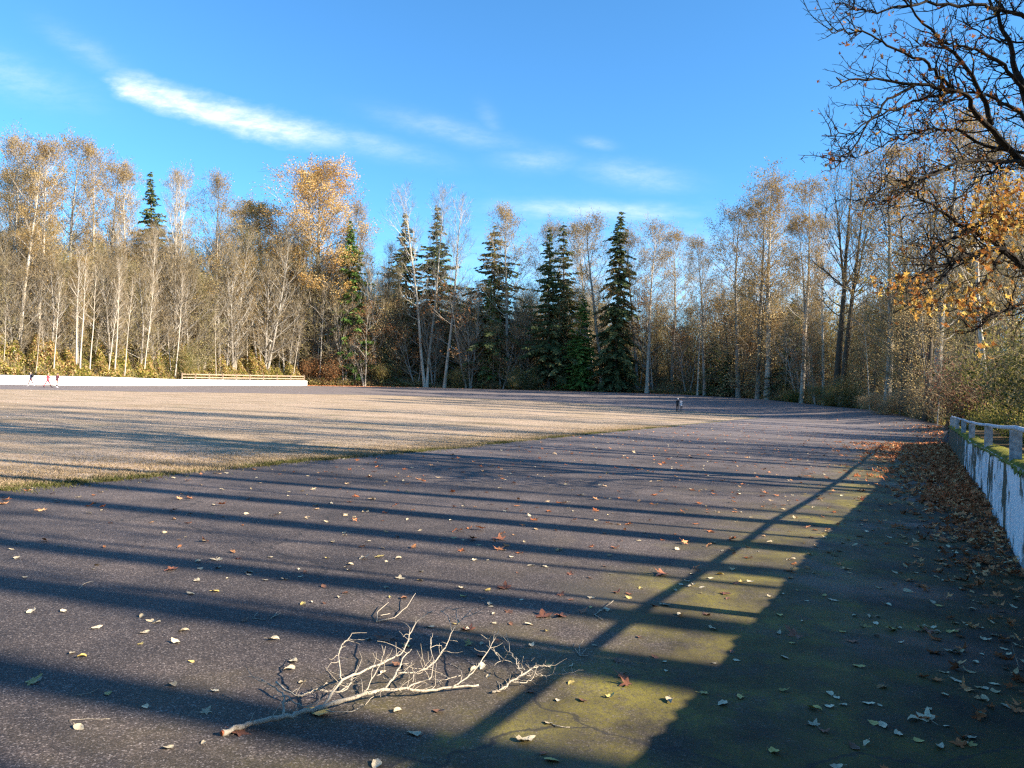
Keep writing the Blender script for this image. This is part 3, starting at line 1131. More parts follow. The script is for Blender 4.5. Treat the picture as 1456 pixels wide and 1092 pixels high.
def make_conifer(seed, H=25, r=.3, R0=3.2, h0=.06, droop=.25, nwh=46, per=6, mats=('bark_brown', 'twig_brown', 'needle_dark'), taper=.9,
                 nsz=.55, gap=.0, dens=1.0):
    rng = np.random.default_rng(seed)
    tq = QB()
    n = 16
    x = np.cumsum(rng.normal(0, .03, n + 1)); y = np.cumsum(rng.normal(0, .03, n + 1))
    z = np.linspace(-.4, H, n + 1)
    pts = np.stack([x - x[0], y - y[0], z], 1)
    tq.tube(pts, r * (1 - np.linspace(0, .97, n + 1)), 8, 0, cap=False)
    cq = QB()
    S0 = []; S1 = []; R_0 = []; R_1 = []
    C = []; U = []; SZ = []; RN = []
    ga = 0
    for w in range(nwh):
        t = h0 + (1 - h0) * (w + rng.uniform(0, 1)) / nwh
        lf = (1 - t) / (1 - h0)
        L0 = R0 * lf ** taper * (1 if t > h0 + .08 else .75) + .12
        zc = t * H
        px_ = np.interp(zc, z, pts[:, 0]); py_ = np.interp(zc, z, pts[:, 1])
        for b in range(per):
            if rng.uniform() < gap: continue
            ga += 2 * math.pi / per + rng.uniform(-.4, .4)
            L = L0 * (rng.uniform(.35, 1.05) if rng.uniform() < .85 else rng.uniform(1.0, 1.35)) * (1 + .18 * math.sin(w * .9 + seed) + .15 * math.sin(ga * 1.0 + w * .23))
            zc = (t + rng.uniform(-.5, .5) / nwh) * H
            e = R(22 * t + rng.uniform(-16, 12) - 6)
            d = np.array([math.cos(ga) * math.cos(e), math.sin(ga) * math.cos(e), math.sin(e)])
            side = np.array([-math.sin(ga), math.cos(ga), 0])
            p = np.array([px_, py_, zc]); m = 5
            P = [p]
            for k in range(m):
                dd = unit(d + np.array([0, 0, -droop * (k + .5) / m + (.28 * droop if k > 3 else 0)]))
                p = p + dd * L / m; P.append(p)
                S0.append(P[-2]); S1.append(p); R_0.append(.035 * (1 - k / m) + .008); R_1.append(.035 * (1 - (k + 1) / m) + .008)
            P = np.array(P)
            ns = max(4, int(L * 7 * dens))
            f = rng.uniform(.12, 1, ns) * m; i = np.minimum(f.astype(int), m - 1); f = (f - i)[:, None]
            base = P[i] * (1 - f) + P[i + 1] * f
            frac = ((f[:, 0] + i) / m)
            sl = (.22 + .30 * L * (1 - frac) * .55) * rng.uniform(.5, 1.2, ns)
            sg = rng.choice([-1, 1], ns)
            u = side[None] * sg[:, None] * rng.uniform(.5, 1, ns)[:, None] + d[None] * rng.uniform(.3, .9, ns)[:, None] + np.array([0, 0, -1])[None] * rng.uniform(.1, .7, ns)[:, None]
            u /= np.linalg.norm(u, axis=1)[:, None]
            for q in range(2):
                C.append(base + u * (sl * (.35 + .5 * q))[:, None] + rng.normal(0, .05, (ns, 3)))
                U.append(u + rng.normal(0, .25, (ns, 3)))
                SZ.append(np.full(ns, nsz) * (.6 + .6 * lf ** .5) * rng.uniform(.6, 1.2, ns))
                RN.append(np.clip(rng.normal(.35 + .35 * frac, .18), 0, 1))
    cq.segs(np.array(S0), np.array(S1), np.array(R_0), np.array(R_1), 0)
    C = np.concatenate(C); U = np.concatenate(U); SZ = np.concatenate(SZ); RN = np.concatenate(RN)
    U /= np.linalg.norm(U, axis=1)[:, None]
    W = np.cross(U, rng.normal(size=U.shape)); W /= np.linalg.norm(W, axis=1)[:, None]
    s_ = SZ[:, None]
    V = np.stack([C - U * s_ * .5, C + W * s_ * .17, C + U * s_ * .5, C - W * s_ * .17], 1).reshape(-1, 3)
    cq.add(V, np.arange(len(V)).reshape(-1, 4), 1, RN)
    return tq.mesh('trunk', [MATS[mats[0]]], True), cq.mesh('crown', [MATS[mats[1]], MATS[mats[2]]]), H


PROTO = {}
CW = ('bark_pale', 'twig_pale', 'leaf_tan')
PROTO['C'] = [make_tree(s, H=28, r=.26, h0=.36, nprim=36, plen=6.0, prof='top', e0=25, e1=66, up=.5, nsec=7, ntw=6, tlen=1.1,
                        leafk=3.6, lsize=.135, lspread=.20, leafzone=.52, mats=CW) for s in (11, 12, 13, 16)]
PROTO['K'] = [make_tree(s, H=28, r=.27, h0=.26, nprim=46, plen=6.6, prof='oval', e0=20, e1=66, up=.5, nsec=7, ntw=6, tlen=1.1,
                        leafk=3.6, lsize=.135, lspread=.20, leafzone=.36, mats=('bark_grey', 'twig_brown', 'leaf_tan')) for s in (14, 15, 17, 18)]
PROTO['Y'] = [make_tree(s, H=26, r=.34, h0=.40, nprim=74, plen=7.4, prof='oval', e0=12, e1=66, up=.4, nsec=8, ntw=6, tlen=1.2,
                        leafk=6.0, lsize=.145, lspread=.20, mats=('bark_grey', 'twig_brown', 'leaf_gold')) for s in (21,)]
PROTO['A'] = [make_tree(s, H=26, r=.24, h0=.35, nprim=30, plen=5.0, prof='oval', e0=25, e1=70, up=.55, nsec=7, ntw=8, tlen=1.1, tw=.022,
                        mats=('bark_pale', 'twig_pale', 'leaf_tan')) for s in (31, 32)]
PROTO['N'] = [make_tree(s, H=32, r=.27, h0=.56, nprim=24, plen=4.4, prof='oval', e0=25, e1=66, up=.5, nsec=6, ntw=6, tlen=1.1, leafk=.3, lsize=.14,
                        mats=('bark_grey', 'twig_brown', 'leaf_tan')) for s in (35, 36)]
PROTO['B'] = [make_tree(s, H=20, r=.30, stems=3, stem_spread=.22, h0=.12, nprim=84, plen=5.4, prof='oval', e0=28, e1=72, up=.6, nsec=7, ntw=9,
                        tlen=1.1, tw=.026, leafk=.05, lsize=.16, mats=('bark_grey', 'twig_brown', 'leaf_tan')) for s in (41, 42, 43, 44)]
PROTO['M'] = [make_tree(s, H=20, r=.26, stems=2, stem_spread=.16, h0=.08, nprim=72, plen=5.6, prof='oval', e0=15, e1=70, up=.5, nsec=7, ntw=8,
                        tlen=1.0, tw=.026, leafk=.28, lsize=.17, mats=('bark_brown', 'twig_moss', 'leaf_olive')) for s in (51, 52)]
PROTO['O'] = [make_tree(s, H=12, r=.15, stems=3, stem_spread=.3, h0=.15, nprim=42, plen=3.2, prof='oval', e0=15, e1=65, up=.4, nsec=5, ntw=6,
                        tlen=.8, tw=.02, leafk=.9, lsize=.17, lspread=.25, mats=('bark_grey', 'twig_brown', 'leaf_rust')) for s in (61,)]
PROTO['T'] = [make_tree(s, H=14, r=.15, stems=2, stem_spread=.15, h0=.05, nprim=44, plen=3.4, prof='oval', e0=-15, e1=60, up=.2, nsec=6, ntw=7,
                        tlen=.9, tw=.02, leafk=1.1, lsize=.15, lspread=.28, mats=('bark_brown', 'twig_brown', 'leaf_straw')) for s in (65,)]
PROTO['S'] = [make_tree(s, H=15, r=.12, h0=.45, nprim=18, plen=2.2, prof='oval', e0=35, e1=72, up=.4, nsec=4, ntw=6, tlen=.8, tw=.018,
                        mats=('bark_pale', 'twig_pale', 'leaf_tan')) for s in (71, 72)]
PROTO['D'] = [make_tree(s, H=28, r=.42, h0=.30, nprim=36, plen=6.5, prof='oval', e0=20, e1=68, up=.5, nsec=8, ntw=8, tlen=1.2, tw=.022, fork=True,
                        leafk=.35, lsize=.16, mats=('bark_dark', 'twig_brown', 'leaf_tan')) for s in (81, 82)]
PROTO['F'] = [make_conifer(s, H=25, R0=r0, h0=.06, droop=dr, nwh=n_, per=7, taper=tp, nsz=.62, dens=1.5, gap=gp) for s, r0, dr, n_, tp, gp in ((91, 6.4, .45, 46, .85, .14), (92, 5.6, .3, 54, 1.0, .22), (93, 6.8, .6, 42, .75, .18), (94, 5.0, .4, 48, .9, .28))]
PROTO['P'] = [make_conifer(95, H=27, R0=4.4, h0=.03, droop=.9, nwh=50, per=7, taper=.62, nsz=.78, gap=.10, dens=1.4)]
PROTO['G'] = [make_conifer(97, H=24, R0=4.2, h0=.03, droop=.3, nwh=60, per=8, taper=.7, nsz=.66, dens=1.3, mats=('bark_brown', 'twig_brown', 'needle_green'))]
PROTO['H'] = [make_conifer(99, H=14, R0=4.2, h0=.02, droop=.5, nwh=26, per=7, taper=.6, nsz=.7)]
NAME = {'C': 'cottonwood_tree', 'K': 'cottonwood_tree', 'Y': 'gold_leafed_tree', 'A': 'alder_tree', 'N': 'slim_tree', 'B': 'bare_tree', 'M': 'mossy_tree', 'O': 'maple_tree',
        'T': 'straw_leafed_tree', 'S': 'sapling', 'D': 'dark_barked_tree', 'F': 'fir_tree', 'P': 'fir_tree', 'G': 'cedar_tree', 'H': 'young_fir_tree'}
CAT = {'S': 'sapling'}
tr = np.random.default_rng(99)


def put_tree(kind, x, y, H, sx, leanx=0.0, leany=0.0, label=None, group=None, z=None, variant=None):
    ps = PROTO[kind]
    tm, cm, h = ps[int(tr.integers(0, len(ps))) if variant is None else variant]
    zz = T(x, y) if z is None else z
    s = H / h
    root = empty(NAME[kind], (x, y, zz), (0, 0, 0), (1, 1, 1))
    q = Vector((leanx, leany, H)).to_track_quat('Z', 'Y')
    root.rotation_mode = 'QUATERNION'
    from mathutils import Quaternion
    root.rotation_quaternion = q @ Quaternion((0, 0, 1), float(tr.uniform(0, 6.28)))
    root.scale = (s * sx, s * sx, s)
    link('trunk', tm, root); link('crown', cm, root)
    tag(root, label, CAT.get(kind, 'tree'), group)
    return root


def tree_px(kind, pb, d, pt, yt, sx=1.0, label=None, group=None, variant=None):
    if pb < 1330:
        az = math.degrees(math.atan((pb - 728) / FPX))
        d = max(d, float(np.interp(az, _E[:, 0], _E[:, 1])) * math.cos(R(az)) + ((2.5 if kind == 'S' else 6.5) if pb < 450 else .3))
    v = ray(pb, 550); x = v[0] / v[1] * d
    z = T(x, d)
    w = ray(pt, yt); w = w * (d / w[1])
    H = w[2] + EYE - z
    return put_tree(kind, x, d, H, sx, (w[0] - x), tr.normal(0, .015) * H, label, group, variant=variant)


TREES = [
 # left stand of cottonwoods
 ('C', 14, 108, 6, 176, 1.00, 'leaning pale cottonwood at the far left edge, leaves only in its high thin top'),
 ('C', 27, 112, 30, 192, 0.90, 'straight slim pale cottonwood second from the left edge of the wood'),
 ('C', 21, 106, 52, 186, 1.00, 'tall white trunked cottonwood leaning rightward above the three walkers'),
 ('C', 49, 110, 78, 204, 1.00, 'slanting white cottonwood trunk just right of the tallest left hand tree'),
 ('K', 96, 126, 114, 192, 1.10, 'broad topped tan cottonwood, highest crown right of the leaning white trunks'),
 ('C', 122, 130, 134, 204, 0.90, 'thin cottonwood with airy tan top left of the gold brown crown'),
 ('K', 150, 132, 155, 214, 1.15, 'gold brown crowned cottonwood left of the dark fir top'),
 ('C', 183, 134, 187, 226, 0.90, 'slender pale cottonwood touching the left side of the dark fir top'),
 ('F', 216, 158, 215, 244, 1.0, 'narrow dark fir whose top stands among the left cottonwoods'),
 ('A', 245, 140, 246, 240, .75, 'greyish nearly bare cottonwood right of the dark fir top'),
 ('C', 262, 146, 263, 232, 0.85, 'pinkish tan thin topped cottonwood between the dark fir and the open crowned grey tree'),
 ('K', 311, 142, 310, 246, 0.95, 'open crowned grey cottonwood left of the big golden tree'),
 ('A', 160, 124, 176, 300, .7, 'bare pale tree leaning below the gold brown crown'),
 ('A', 208, 128, 215, 318, .7, 'bare pale stemmed tree below the narrow dark fir top'),
 ('K', 70, 128, 66, 236, 1.30, 'tan leaved cottonwood filling the gap behind the leaning white trunks'),
 ('K', 8, 124, 0, 230, 1.30, 'tan leaved cottonwood behind the far left trunks, partly out of frame'),
 # golden trees
 ('Y', 447, 172, 446, 224, 1.35, 'big golden leaved cottonwood, broadest and brightest crown of the wood'),
 ('Y', 372, 178, 374, 282, 1.35, 'dull gold crown left of and lower than the big golden cottonwood'),
 ('K', 338, 172, 340, 292, 1.15, 'dull olive gold crown between the open grey cottonwood and the dull gold one'),
 ('K', 506, 180, 506, 286, 0.80, 'thin tan topped tree just right of the big golden cottonwood'),
 # bare brown trees at the left
 ('B', 92, 116, 95, 372, .9, 'bare brown tree behind the leafy bank, below the tan crown of the broad cottonwood'),
 ('B', 150, 122, 150, 345, .95, 'bushy bare tree left of the two wide vase shaped ones on the bank'),
 ('B', 226, 126, 232, 308, 1.15, 'wide vase shaped bare tree on the bank under the fir top'),
 ('B', 270, 132, 276, 328, 1.1, 'vase shaped bare tree left of the end of the white wall'),
 ('B', 330, 150, 330, 312, 1.0, 'dense grey brown bare tree above the left half of the rail fence'),
 ('B', 375, 156, 378, 318, 1.1, 'dense grey brown bare tree above the right half of the rail fence'),
 ('B', 420, 168, 424, 308, 1.15, 'broad bare tree below the big golden crown'),
 ('B', 462, 170, 466, 330, 1.1, 'bare tree left of the bright green cedar'),
 ('M', 200, 120, 200, 372, .9, 'mossy green tinged low tree in front of the bare vase shaped trees'),
 ('M', 285, 132, 292, 385, 1.0, 'mossy drooping tree near the left end of the rail fence'),
 # saplings of the left bank
 ('S', 75, 106, 86, 392, .8, 'short white sapling leaning right beside the white wall walkers'),
 ('S', 107, 110, 112, 345, .9, 'left one of the pair of straight white saplings on the bank'),
 ('S', 112, 110, 124, 352, .9, 'right one of the pair of straight white saplings on the bank'),
 ('S', 126, 112, 138, 372, .8, 'thin sapling leaning right beside the straight white pair'),
 ('S', 152, 112, 172, 400, .8, 'thin pale sapling leaning strongly right above the white wall'),
 ('S', 162, 113, 170, 362, .8, 'thin sapling beside the strongly leaning one above the white wall'),
 ('S', 176, 114, 189, 390, .7, 'wispy pale sapling third from the strongly leaning one'),
 ('S', 203, 116, 220, 385, .8, 'pale sapling in front of the wide vase shaped bare tree'),
 ('S', 248, 124, 262, 380, .8, 'pale sapling standing left of the rail fence'),
 ('S', 352, 158, 350, 398, .8, 'pale sapling above the middle of the rail fence'),
 ('S', 396, 166, 402, 392, .8, 'pale sapling above the right end of the rail fence'),
 ('S', 454, 168, 463, 400, .9, 'thick pale stem just right of the white wall end'),
 # centre
 ('G', 506, 172, 500, 318, .92, 'bright green narrow cedar right of the golden tree'),
 ('F', 576, 182, 575, 304, 1.3, 'left one of the pair of dark firs behind the bare white alders'),
 ('F', 621, 182, 620, 294, 1.25, 'right one of the pair of dark firs behind the bare white alders'),
 ('A', 604, 166, 568, 262, .9, 'bare white alder leaning left in front of the left dark fir'),
 ('A', 607, 164, 622, 258, .75, 'bare white alder in front of the right dark fir'),
 ('A', 632, 168, 658, 278, .95, 'bare pale alder leaning right of the pair of dark firs'),
 ('B', 535, 172, 540, 345, .9, 'grey bare tree between the green cedar and the left dark fir'),
 ('M', 560, 172, 556, 372, .9, 'low mossy tree below the left dark fir'),
 ('K', 722, 168, 730, 292, 1.22, 'pale cottonwood with tan top beside the single dark fir'),
 ('F', 704, 174, 702, 324, 1.35, 'single dark fir left of the tan topped cottonwood'),
 ('G', 700, 170, 697, 398, .95, 'lower bright green conifer below the single dark fir'),
 ('O', 668, 168, 672, 402, 1.6, 'orange brown leaved maple left of the single dark fir'),
 ('O', 712, 165, 716, 452, 1.5, 'low rust leaved maple right of the orange brown one'),
 ('O', 520, 168, 524, 430, 1.2, 'rusty small tree at the foot of the bright green cedar'),
 ('B', 668, 166, 664, 400, 1.0, 'bare brown tree beside the orange brown maple'),
 ('F', 780, 164, 780, 326, 1.0, 'left one of the two close dark firs in the middle of the wood'),
 ('F', 805, 166, 801, 314, 1.1, 'right one of the two close dark firs in the middle of the wood'),
 ('K', 768, 170, 770, 306, 0.94, 'tan top rising just behind the left close dark fir'),
 ('K', 856, 160, 842, 302, 1.28, 'forked cottonwood with tan crown left of the tall spire fir'),
 ('C', 846, 166, 822, 304, 1.08, 'pale cottonwood right of the two close dark firs'),
 ('P', 873, 150, 884, 303, 1.0, 'tallest darkest spire shaped fir with drooping boughs'),
 ('G', 825, 160, 828, 420, 1.15, 'mid green young cedar between the close firs and the spire fir'),
 ('K', 906, 158, 908, 318, 1.15, 'tan crowned cottonwood just right of the spire fir'),
 ('C', 920, 154, 938, 310, 1.28, 'leaning pale trunked cottonwood right of the spire fir'),
 ('K', 955, 156, 966, 322, 1.22, 'tan crowned cottonwood, last before the low gap of sky'),
 ('K', 1002, 146, 1000, 334, 1.01, 'lone thin cottonwood standing in the low gap of sky'),
 ('M', 935, 156, 940, 430, 1.0, 'low olive tree below the tan crowns right of the spire fir'),
 ('M', 985, 152, 985, 436, 1.1, 'low olive tree in the gap of sky'),
 ('S', 992, 147, 1000, 350, .8, 'slim pale stem in front of the gap of sky'),
 ('B', 745, 166, 740, 400, 1.0, 'bare tree left of the two close dark firs'),
 # right of centre
 ('K', 1050, 140, 1054, 290, 1.35, 'dusky olive leaved tree left of the tall gold crowned cottonwood'),
 ('T', 1046, 132, 1042, 400, 1.5, 'straw leaved drooping tree leaning over the dark hollow'),
 ('T', 1072, 134, 1070, 372, 1.4, 'straw leaved tree below the tall gold crowned cottonwood'),
 ('C', 1091, 124, 1118, 234, 1.42, 'tall gold crowned cottonwood with a bright white trunk leaning right'),
 ('K', 1078, 128, 1090, 262, 1.22, 'tan crowned companion left of the tall gold crowned cottonwood'),
 ('C', 1140, 116, 1147, 250, 1.15, 'slim straight cottonwood left of the dark forked trees'),
 ('K', 1152, 122, 1140, 300, 1.08, 'yellowish leaved tree beside the slim straight cottonwood'),
 ('C', 1172, 112, 1176, 290, 0.94, 'pale stem left of the dark forked trees'),
 ('D', 1188, 106, 1208, 205, .9, 'tall dark barked forked tree, its top reaching the overhanging maple branches'),
 ('D', 1197, 104, 1222, 218, .8, 'second tall dark barked tree close beside the forked one'),
 ('S', 1238, 94, 1226, 418, .8, 'thin white trunk standing alone at the edge of the asphalt'),
 ('S', 1196, 103, 1214, 432, .7, 'thin white stem leaning right from the foot of the dark forked trees'),
 ('O', 1162, 108, 1162, 470, 1.3, 'small yellow brown maple at the foot of the slim straight cottonwood'),
 ('F', 1130, 132, 1128, 425, 1.2, 'dark low fir in the hollow behind the white trunks'),
 ('K', 1262, 88, 1272, 200, 1.35, 'tan leaved tree behind the tips of the overhanging maple branches'),
 ('K', 1335, 76, 1345, 150, 1.49, 'large tan leaved tree behind the middle of the overhanging maple'),
 ('D', 1318, 60, 1328, 240, .95, 'dark trunked tree at the corner where the right wall ends'),
 ('M', 1280, 84, 1282, 345, 1.0, 'olive tree left of the dark trunk at the wall corner'),
 ('M', 1352, 82, 1356, 330, 1.0, 'olive tree right of the dark trunk at the wall corner'),
 ('S', 1334, 60, 1342, 470, .7, 'short thin white stem beside the dark trunk at the wall corner'),
 ('T', 1215, 116, 1216, 400, 1.0, 'straw leaved tree right of the dark forked trees'),
 ('T', 1262, 110, 1262, 440, 1.0, 'low straw leaved tree behind the lone thin white trunk'),
 ('H', 1016, 148, 1016, 480, 1.1, 'dark young fir in the hollow under the straw leaved drooping tree'),
 ('H', 1036, 140, 1036, 496, 1.1, 'dark young fir at the right side of the shaded hollow'),
 ('H', 548, 172, 548, 470, 1.1, 'dark young fir below the bare white alders'),
 ('H', 640, 172, 640, 480, 1.1, 'dark young fir behind the foot of the right leaning alder'),
]
for k, pb, d, pt, yt, sx, lab in TREES:
    tree_px(k, pb, d, pt, yt, sx, lab)

# unnamed members of the wood behind
sky_px = [-200, 0, 150, 300, 360, 440, 500, 560, 640, 700, 800, 880, 960, 1000, 1050, 1150, 1250, 1350, 1456, 1700]
sky_y = [300, 300, 322, 335, 330, 325, 365, 385, 402, 400, 400, 402, 425, 432, 392, 395, 400, 330, 250, 200]
for i in range(190):
    px = -60 + (i + tr.uniform(0, 1)) / 190 * 1600
    if px > 1330 and tr.uniform() < .45: continue
    if px > 1460: continue
    if px > 760 and i % 5 == 0: continue
    v = ray(px, 550); az = math.degrees(math.atan2(v[0], v[1]))
    rT = float(np.interp(az, _E[:, 0], _E[:, 1]))
    dd = (rT + [3, 10, 20, 34, 50][i % 5] + (16 if px > 1170 else 0) + tr.uniform(-2, 3)) * v[1] / math.hypot(v[0], v[1])
    yt = float(np.interp(px, sky_px, sky_y)) + tr.uniform(0, 60) - (i % 5) * 3 
    if px < 440: ks = 'BBBMBMKB'
    elif px < 760: ks = 'BBMBMBHM'
    elif px < 1060: ks = 'MMBMMHBM'
    else: ks = 'MMTMBMTM'
    k = ks[int(tr.integers(0, 8))]
    if k == 'H': yt += 30
    reg = 'behind the leafy bank and white wall' if px < 440 else 'in the middle of the far wood' if px < 1060 else 'in the wood right of the gap of sky'
    what = {'B': 'bare grey brown tree', 'M': 'mossy olive toned tree', 'K': 'tan leaved tree', 'T': 'straw leaved tree', 'H': 'dark young fir'}[k]
    tree_px(k, px, dd, px + tr.uniform(-8, 8), yt, tr.uniform(.9, 1.25), what + ' ' + reg, what + 's ' + reg)

# thin stems crowding the edge of the wood
for i in range(46):
    px = 0 + (i + tr.uniform(0, 1)) / 46 * 1340
    v = ray(px, 550); az = math.degrees(math.atan2(v[0], v[1]))
    rT = float(np.interp(az, _E[:, 0], _E[:, 1]))
    dd = (rT + tr.uniform(2, 9)) * v[1] / math.hypot(v[0], v[1])
    tree_px('S', px, dd, px + tr.uniform(-14, 18), tr.uniform(390, 460), .75, 'thin pale stem among many alike along the front of the far wood', 'thin pale stems along the wood edge')

# low crowded trees at the front of the middle and right wood
for i in range(34):
    px = 445 + (i + tr.uniform(0, 1)) / 34 * 890
    az = math.degrees(math.atan((px - 728) / FPX))
    dd = (float(np.interp(az, _E[:, 0], _E[:, 1])) + tr.uniform(1, 12)) * math.cos(R(az))
    k = 'TTOBTMTB'[int(tr.integers(0, 8))]
    what = {'T': 'low straw leaved tree', 'O': 'low rust leaved maple', 'B': 'low bare brown tree', 'M': 'low olive tree'}[k]
    tree_px(k, px, dd, px + tr.uniform(-10, 10), tr.uniform(405, 475), tr.uniform(.9, 1.25), what + ' crowded along the front of the far wood', what + 's along the front of the far wood')

# trees beyond the right wall: they throw the long bands of shade
SH = [(17.5, -1.6, 31), (19, -.6, 34), (17, 1.0, 30), (18.5, 2.7, 33), (15, 5.1, 30)]
for x, y, H in ((10.5, -.4, 9), (11.5, 1.6, 11), (9.8, 3.6, 9), (13, 3.9, 12), (12.5, 6.8, 12), (14, 8.6, 13)):
    put_tree('S', x, y, H, .8, tr.normal(0, .5), tr.normal(0, .5), 'young bare tree close behind the right wall casting thin streaks of shade', 'young trees behind the right wall')
for x, y, H in SH:
    put_tree('N', x, y, H, 1.0, tr.normal(0, .6), tr.normal(0, .6), 'tall slim tree beyond the right wall casting long bands of shade on the asphalt', 'trees beyond the right wall')
y = 6.5
i = 0
while y < 40:
    x = .68 * y + 9 + [1, 9, 4, 15][i % 4] + tr.uniform(0, 4)
    put_tree(['N', 'K', 'C', 'N', 'K', 'A'][i % 6], x, y, tr.uniform(22, 31), .85, tr.normal(0, .8), tr.normal(0, .8),
             'tall slim tree beyond the right wall casting long bands of shade on the asphalt', 'trees beyond the right wall')
    y += tr.uniform(1.5, 3.4) * (1 if y < 26 else 3.4); i += 1
for x, y in ((24, -8), (36, 2), (16, -12)):
    put_tree('N', x, y, tr.uniform(26, 32), 1.0, 0, 0, 'tall slim tree beyond the right wall casting long bands of shade on the asphalt', 'trees beyond the right wall')

# ------------------------------------------------------------------ undergrowth
def clumpy(x, y, s, seed=0.0):
    return (np.sin(x / s + seed) * np.sin(y / s * 1.13 + seed * 1.7) + .6 * np.sin(x / s * 2.3 + 1.1 + seed) * np.sin(y / s * 2.1 + seed) + .35 * np.sin(x / s * 4.9 + y / s * 3.7))


def cloud_zone(name, label, px0, px1, w0, w1, n, hfun, lsize, mats, probs, tw_n=0, twL=1.2, seed=1, cs=2.2, tww=.03, twmat=None, cat='undergrowth'):
    """leaf sized faces and twigs filling a band behind the pavement edge, heaped in clumps"""
    r_ = np.random.default_rng(seed)
    qb = QB()
    def pos(m):
        px = r_.uniform(px0, px1, m)
        az = np.degrees(np.arctan((px - 728) / FPX))
        rT = np.interp(az, _E[:, 0], _E[:, 1])
        w = w0 + (w1 - w0) * r_.uniform(0, 1, m) ** 1.1
        x = np.sin(np.radians(az)) * (rT + w); y = np.cos(np.radians(az)) * (rT + w)
        return px, w, x, y
    px, w, x, y = pos(n)
    c = clumpy(x, y, cs, seed)
    h = hfun(px, w) * np.clip(.55 + .38 * c, .12, 1.3)
    u = 1 - r_.uniform(0, 1, n) ** 1.9
    z = terr(x, y) + h * u
    k = r_.choice(len(mats), n, p=probs)
    # species in patches
    pat = clumpy(x, y, cs * 2.4, seed + 5)
    k = np.where((pat > .35) & (r_.uniform(0, 1, n) < .7), 0, k)
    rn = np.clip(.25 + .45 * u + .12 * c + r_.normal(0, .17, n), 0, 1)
    C = np.stack([x, y, z], 1)
    for i in range(len(mats)):
        s_ = k == i
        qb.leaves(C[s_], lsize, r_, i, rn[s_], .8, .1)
    if tw_n:
        px, w, x, y = pos(tw_n)
        c = clumpy(x, y, cs, seed)
        h = hfun(px, w) * np.clip(.7 + .35 * c, .2, 1.4)
        u = r_.uniform(0, 1, tw_n)
        P0 = np.stack([x, y, terr(x, y) + h * u * .95], 1)
        D = r_.normal(0, .5, (tw_n, 3)); D[:, 2] = np.abs(D[:, 2]) + .55
        D /= np.linalg.norm(D, axis=1)[:, None]
        P1 = P0 + D * (twL * r_.uniform(.4, 1.3, tw_n))[:, None]
        qb.strips(P0, P1, np.full(tw_n, tww), r_, len(mats), r_.uniform(0, 1, tw_n))
    ms = [MATS[a] for a in mats] + [MATS[twmat or 'twig_brown']]
    o = link(name, qb.mesh(name, ms))
    tag(o, label, cat, kind='stuff')
    return o


def h_bank(px, w):
    return (2.3 + 4.6 * smooth(w / 9)) * (1 + .25 * np.sin(px * .09) * np.sin(px * .037 + 1)) * np.interp(px, [-60, 0, 440, 520], [1, 1, .8, .4])


cloud_zone('bank_undergrowth', 'green and yellow ivy and brambles covering the bank above the white wall', -80, 505, 1.0, 18, 190000, h_bank, .27,
           ['leaf_green', 'leaf_straw', 'leaf_rust'], [.62, .24, .14], 9000, 1.3, 3)
cloud_zone('edge_undergrowth', 'dark low brambles at the foot of the middle of the wood', 440, 1345, .4, 10, 95000, lambda px, w: 1.2 + 4.2 * smooth((w - .5) / 6), .22,
           ['leaf_olive', 'leaf_straw', 'leaf_rust'], [.36, .50, .14], 34000, 1.4, 5)
cloud_zone('inner_undergrowth', 'tangled brown thicket inside the wood', -80, 1360, 8, 34, 60000, lambda px, w: (3.5 + 3.5 * smooth(w / 25)) * np.where(px > 1170, .5, 1), .32,
           ['leaf_shrub', 'leaf_straw'], [.6, .4], 60000, 1.9, 7, 3.0, .035)
cloud_zone('far_wood', 'brown and olive mass of the wood far behind the front trees', -120, 1420, 38, 75, 170000,
           lambda px, w: np.interp(px, [-100, 440, 600, 950, 1060, 1400], [19, 17, 18, 21, 21, 21]), .45,
           ['leaf_olive', 'leaf_tan'], [.62, .38], 110000, 2.6, 9, 4.5, .05, cat='wood')

# leaf litter along the edge of the far pavement
def edge_litter():
    r_ = np.random.default_rng(17)
    qb = QB(); n = 26000
    px = r_.uniform(430, 1346, n); az = np.degrees(np.arctan((px - 728) / FPX))
    rT = np.interp(az, _E[:, 0], _E[:, 1])
    wd = np.interp(px, [430, 900, 1050, 1240, 1346], [2, 2.5, 4, 10, 18])
    rr = rT - r_.exponential(1, n) * wd * .5 + .8
    x = np.sin(np.radians(az)) * rr; y = np.cos(np.radians(az)) * rr
    keep = x < wallX(y) - .1
    x, y = x[keep], y[keep]
    C = np.stack([x, y, terr(x, y) + .02], 1)
    qb.leaves(C, .15, r_, 0, r_.uniform(.2, .95, len(x)), .8)
    tag(link('leaf_litter', qb.mesh('leaf_litter', [MATS['litter_mix']])), 'brown leaf litter along the far edge of the asphalt', 'leaf litter', kind='stuff')


edge_litter()


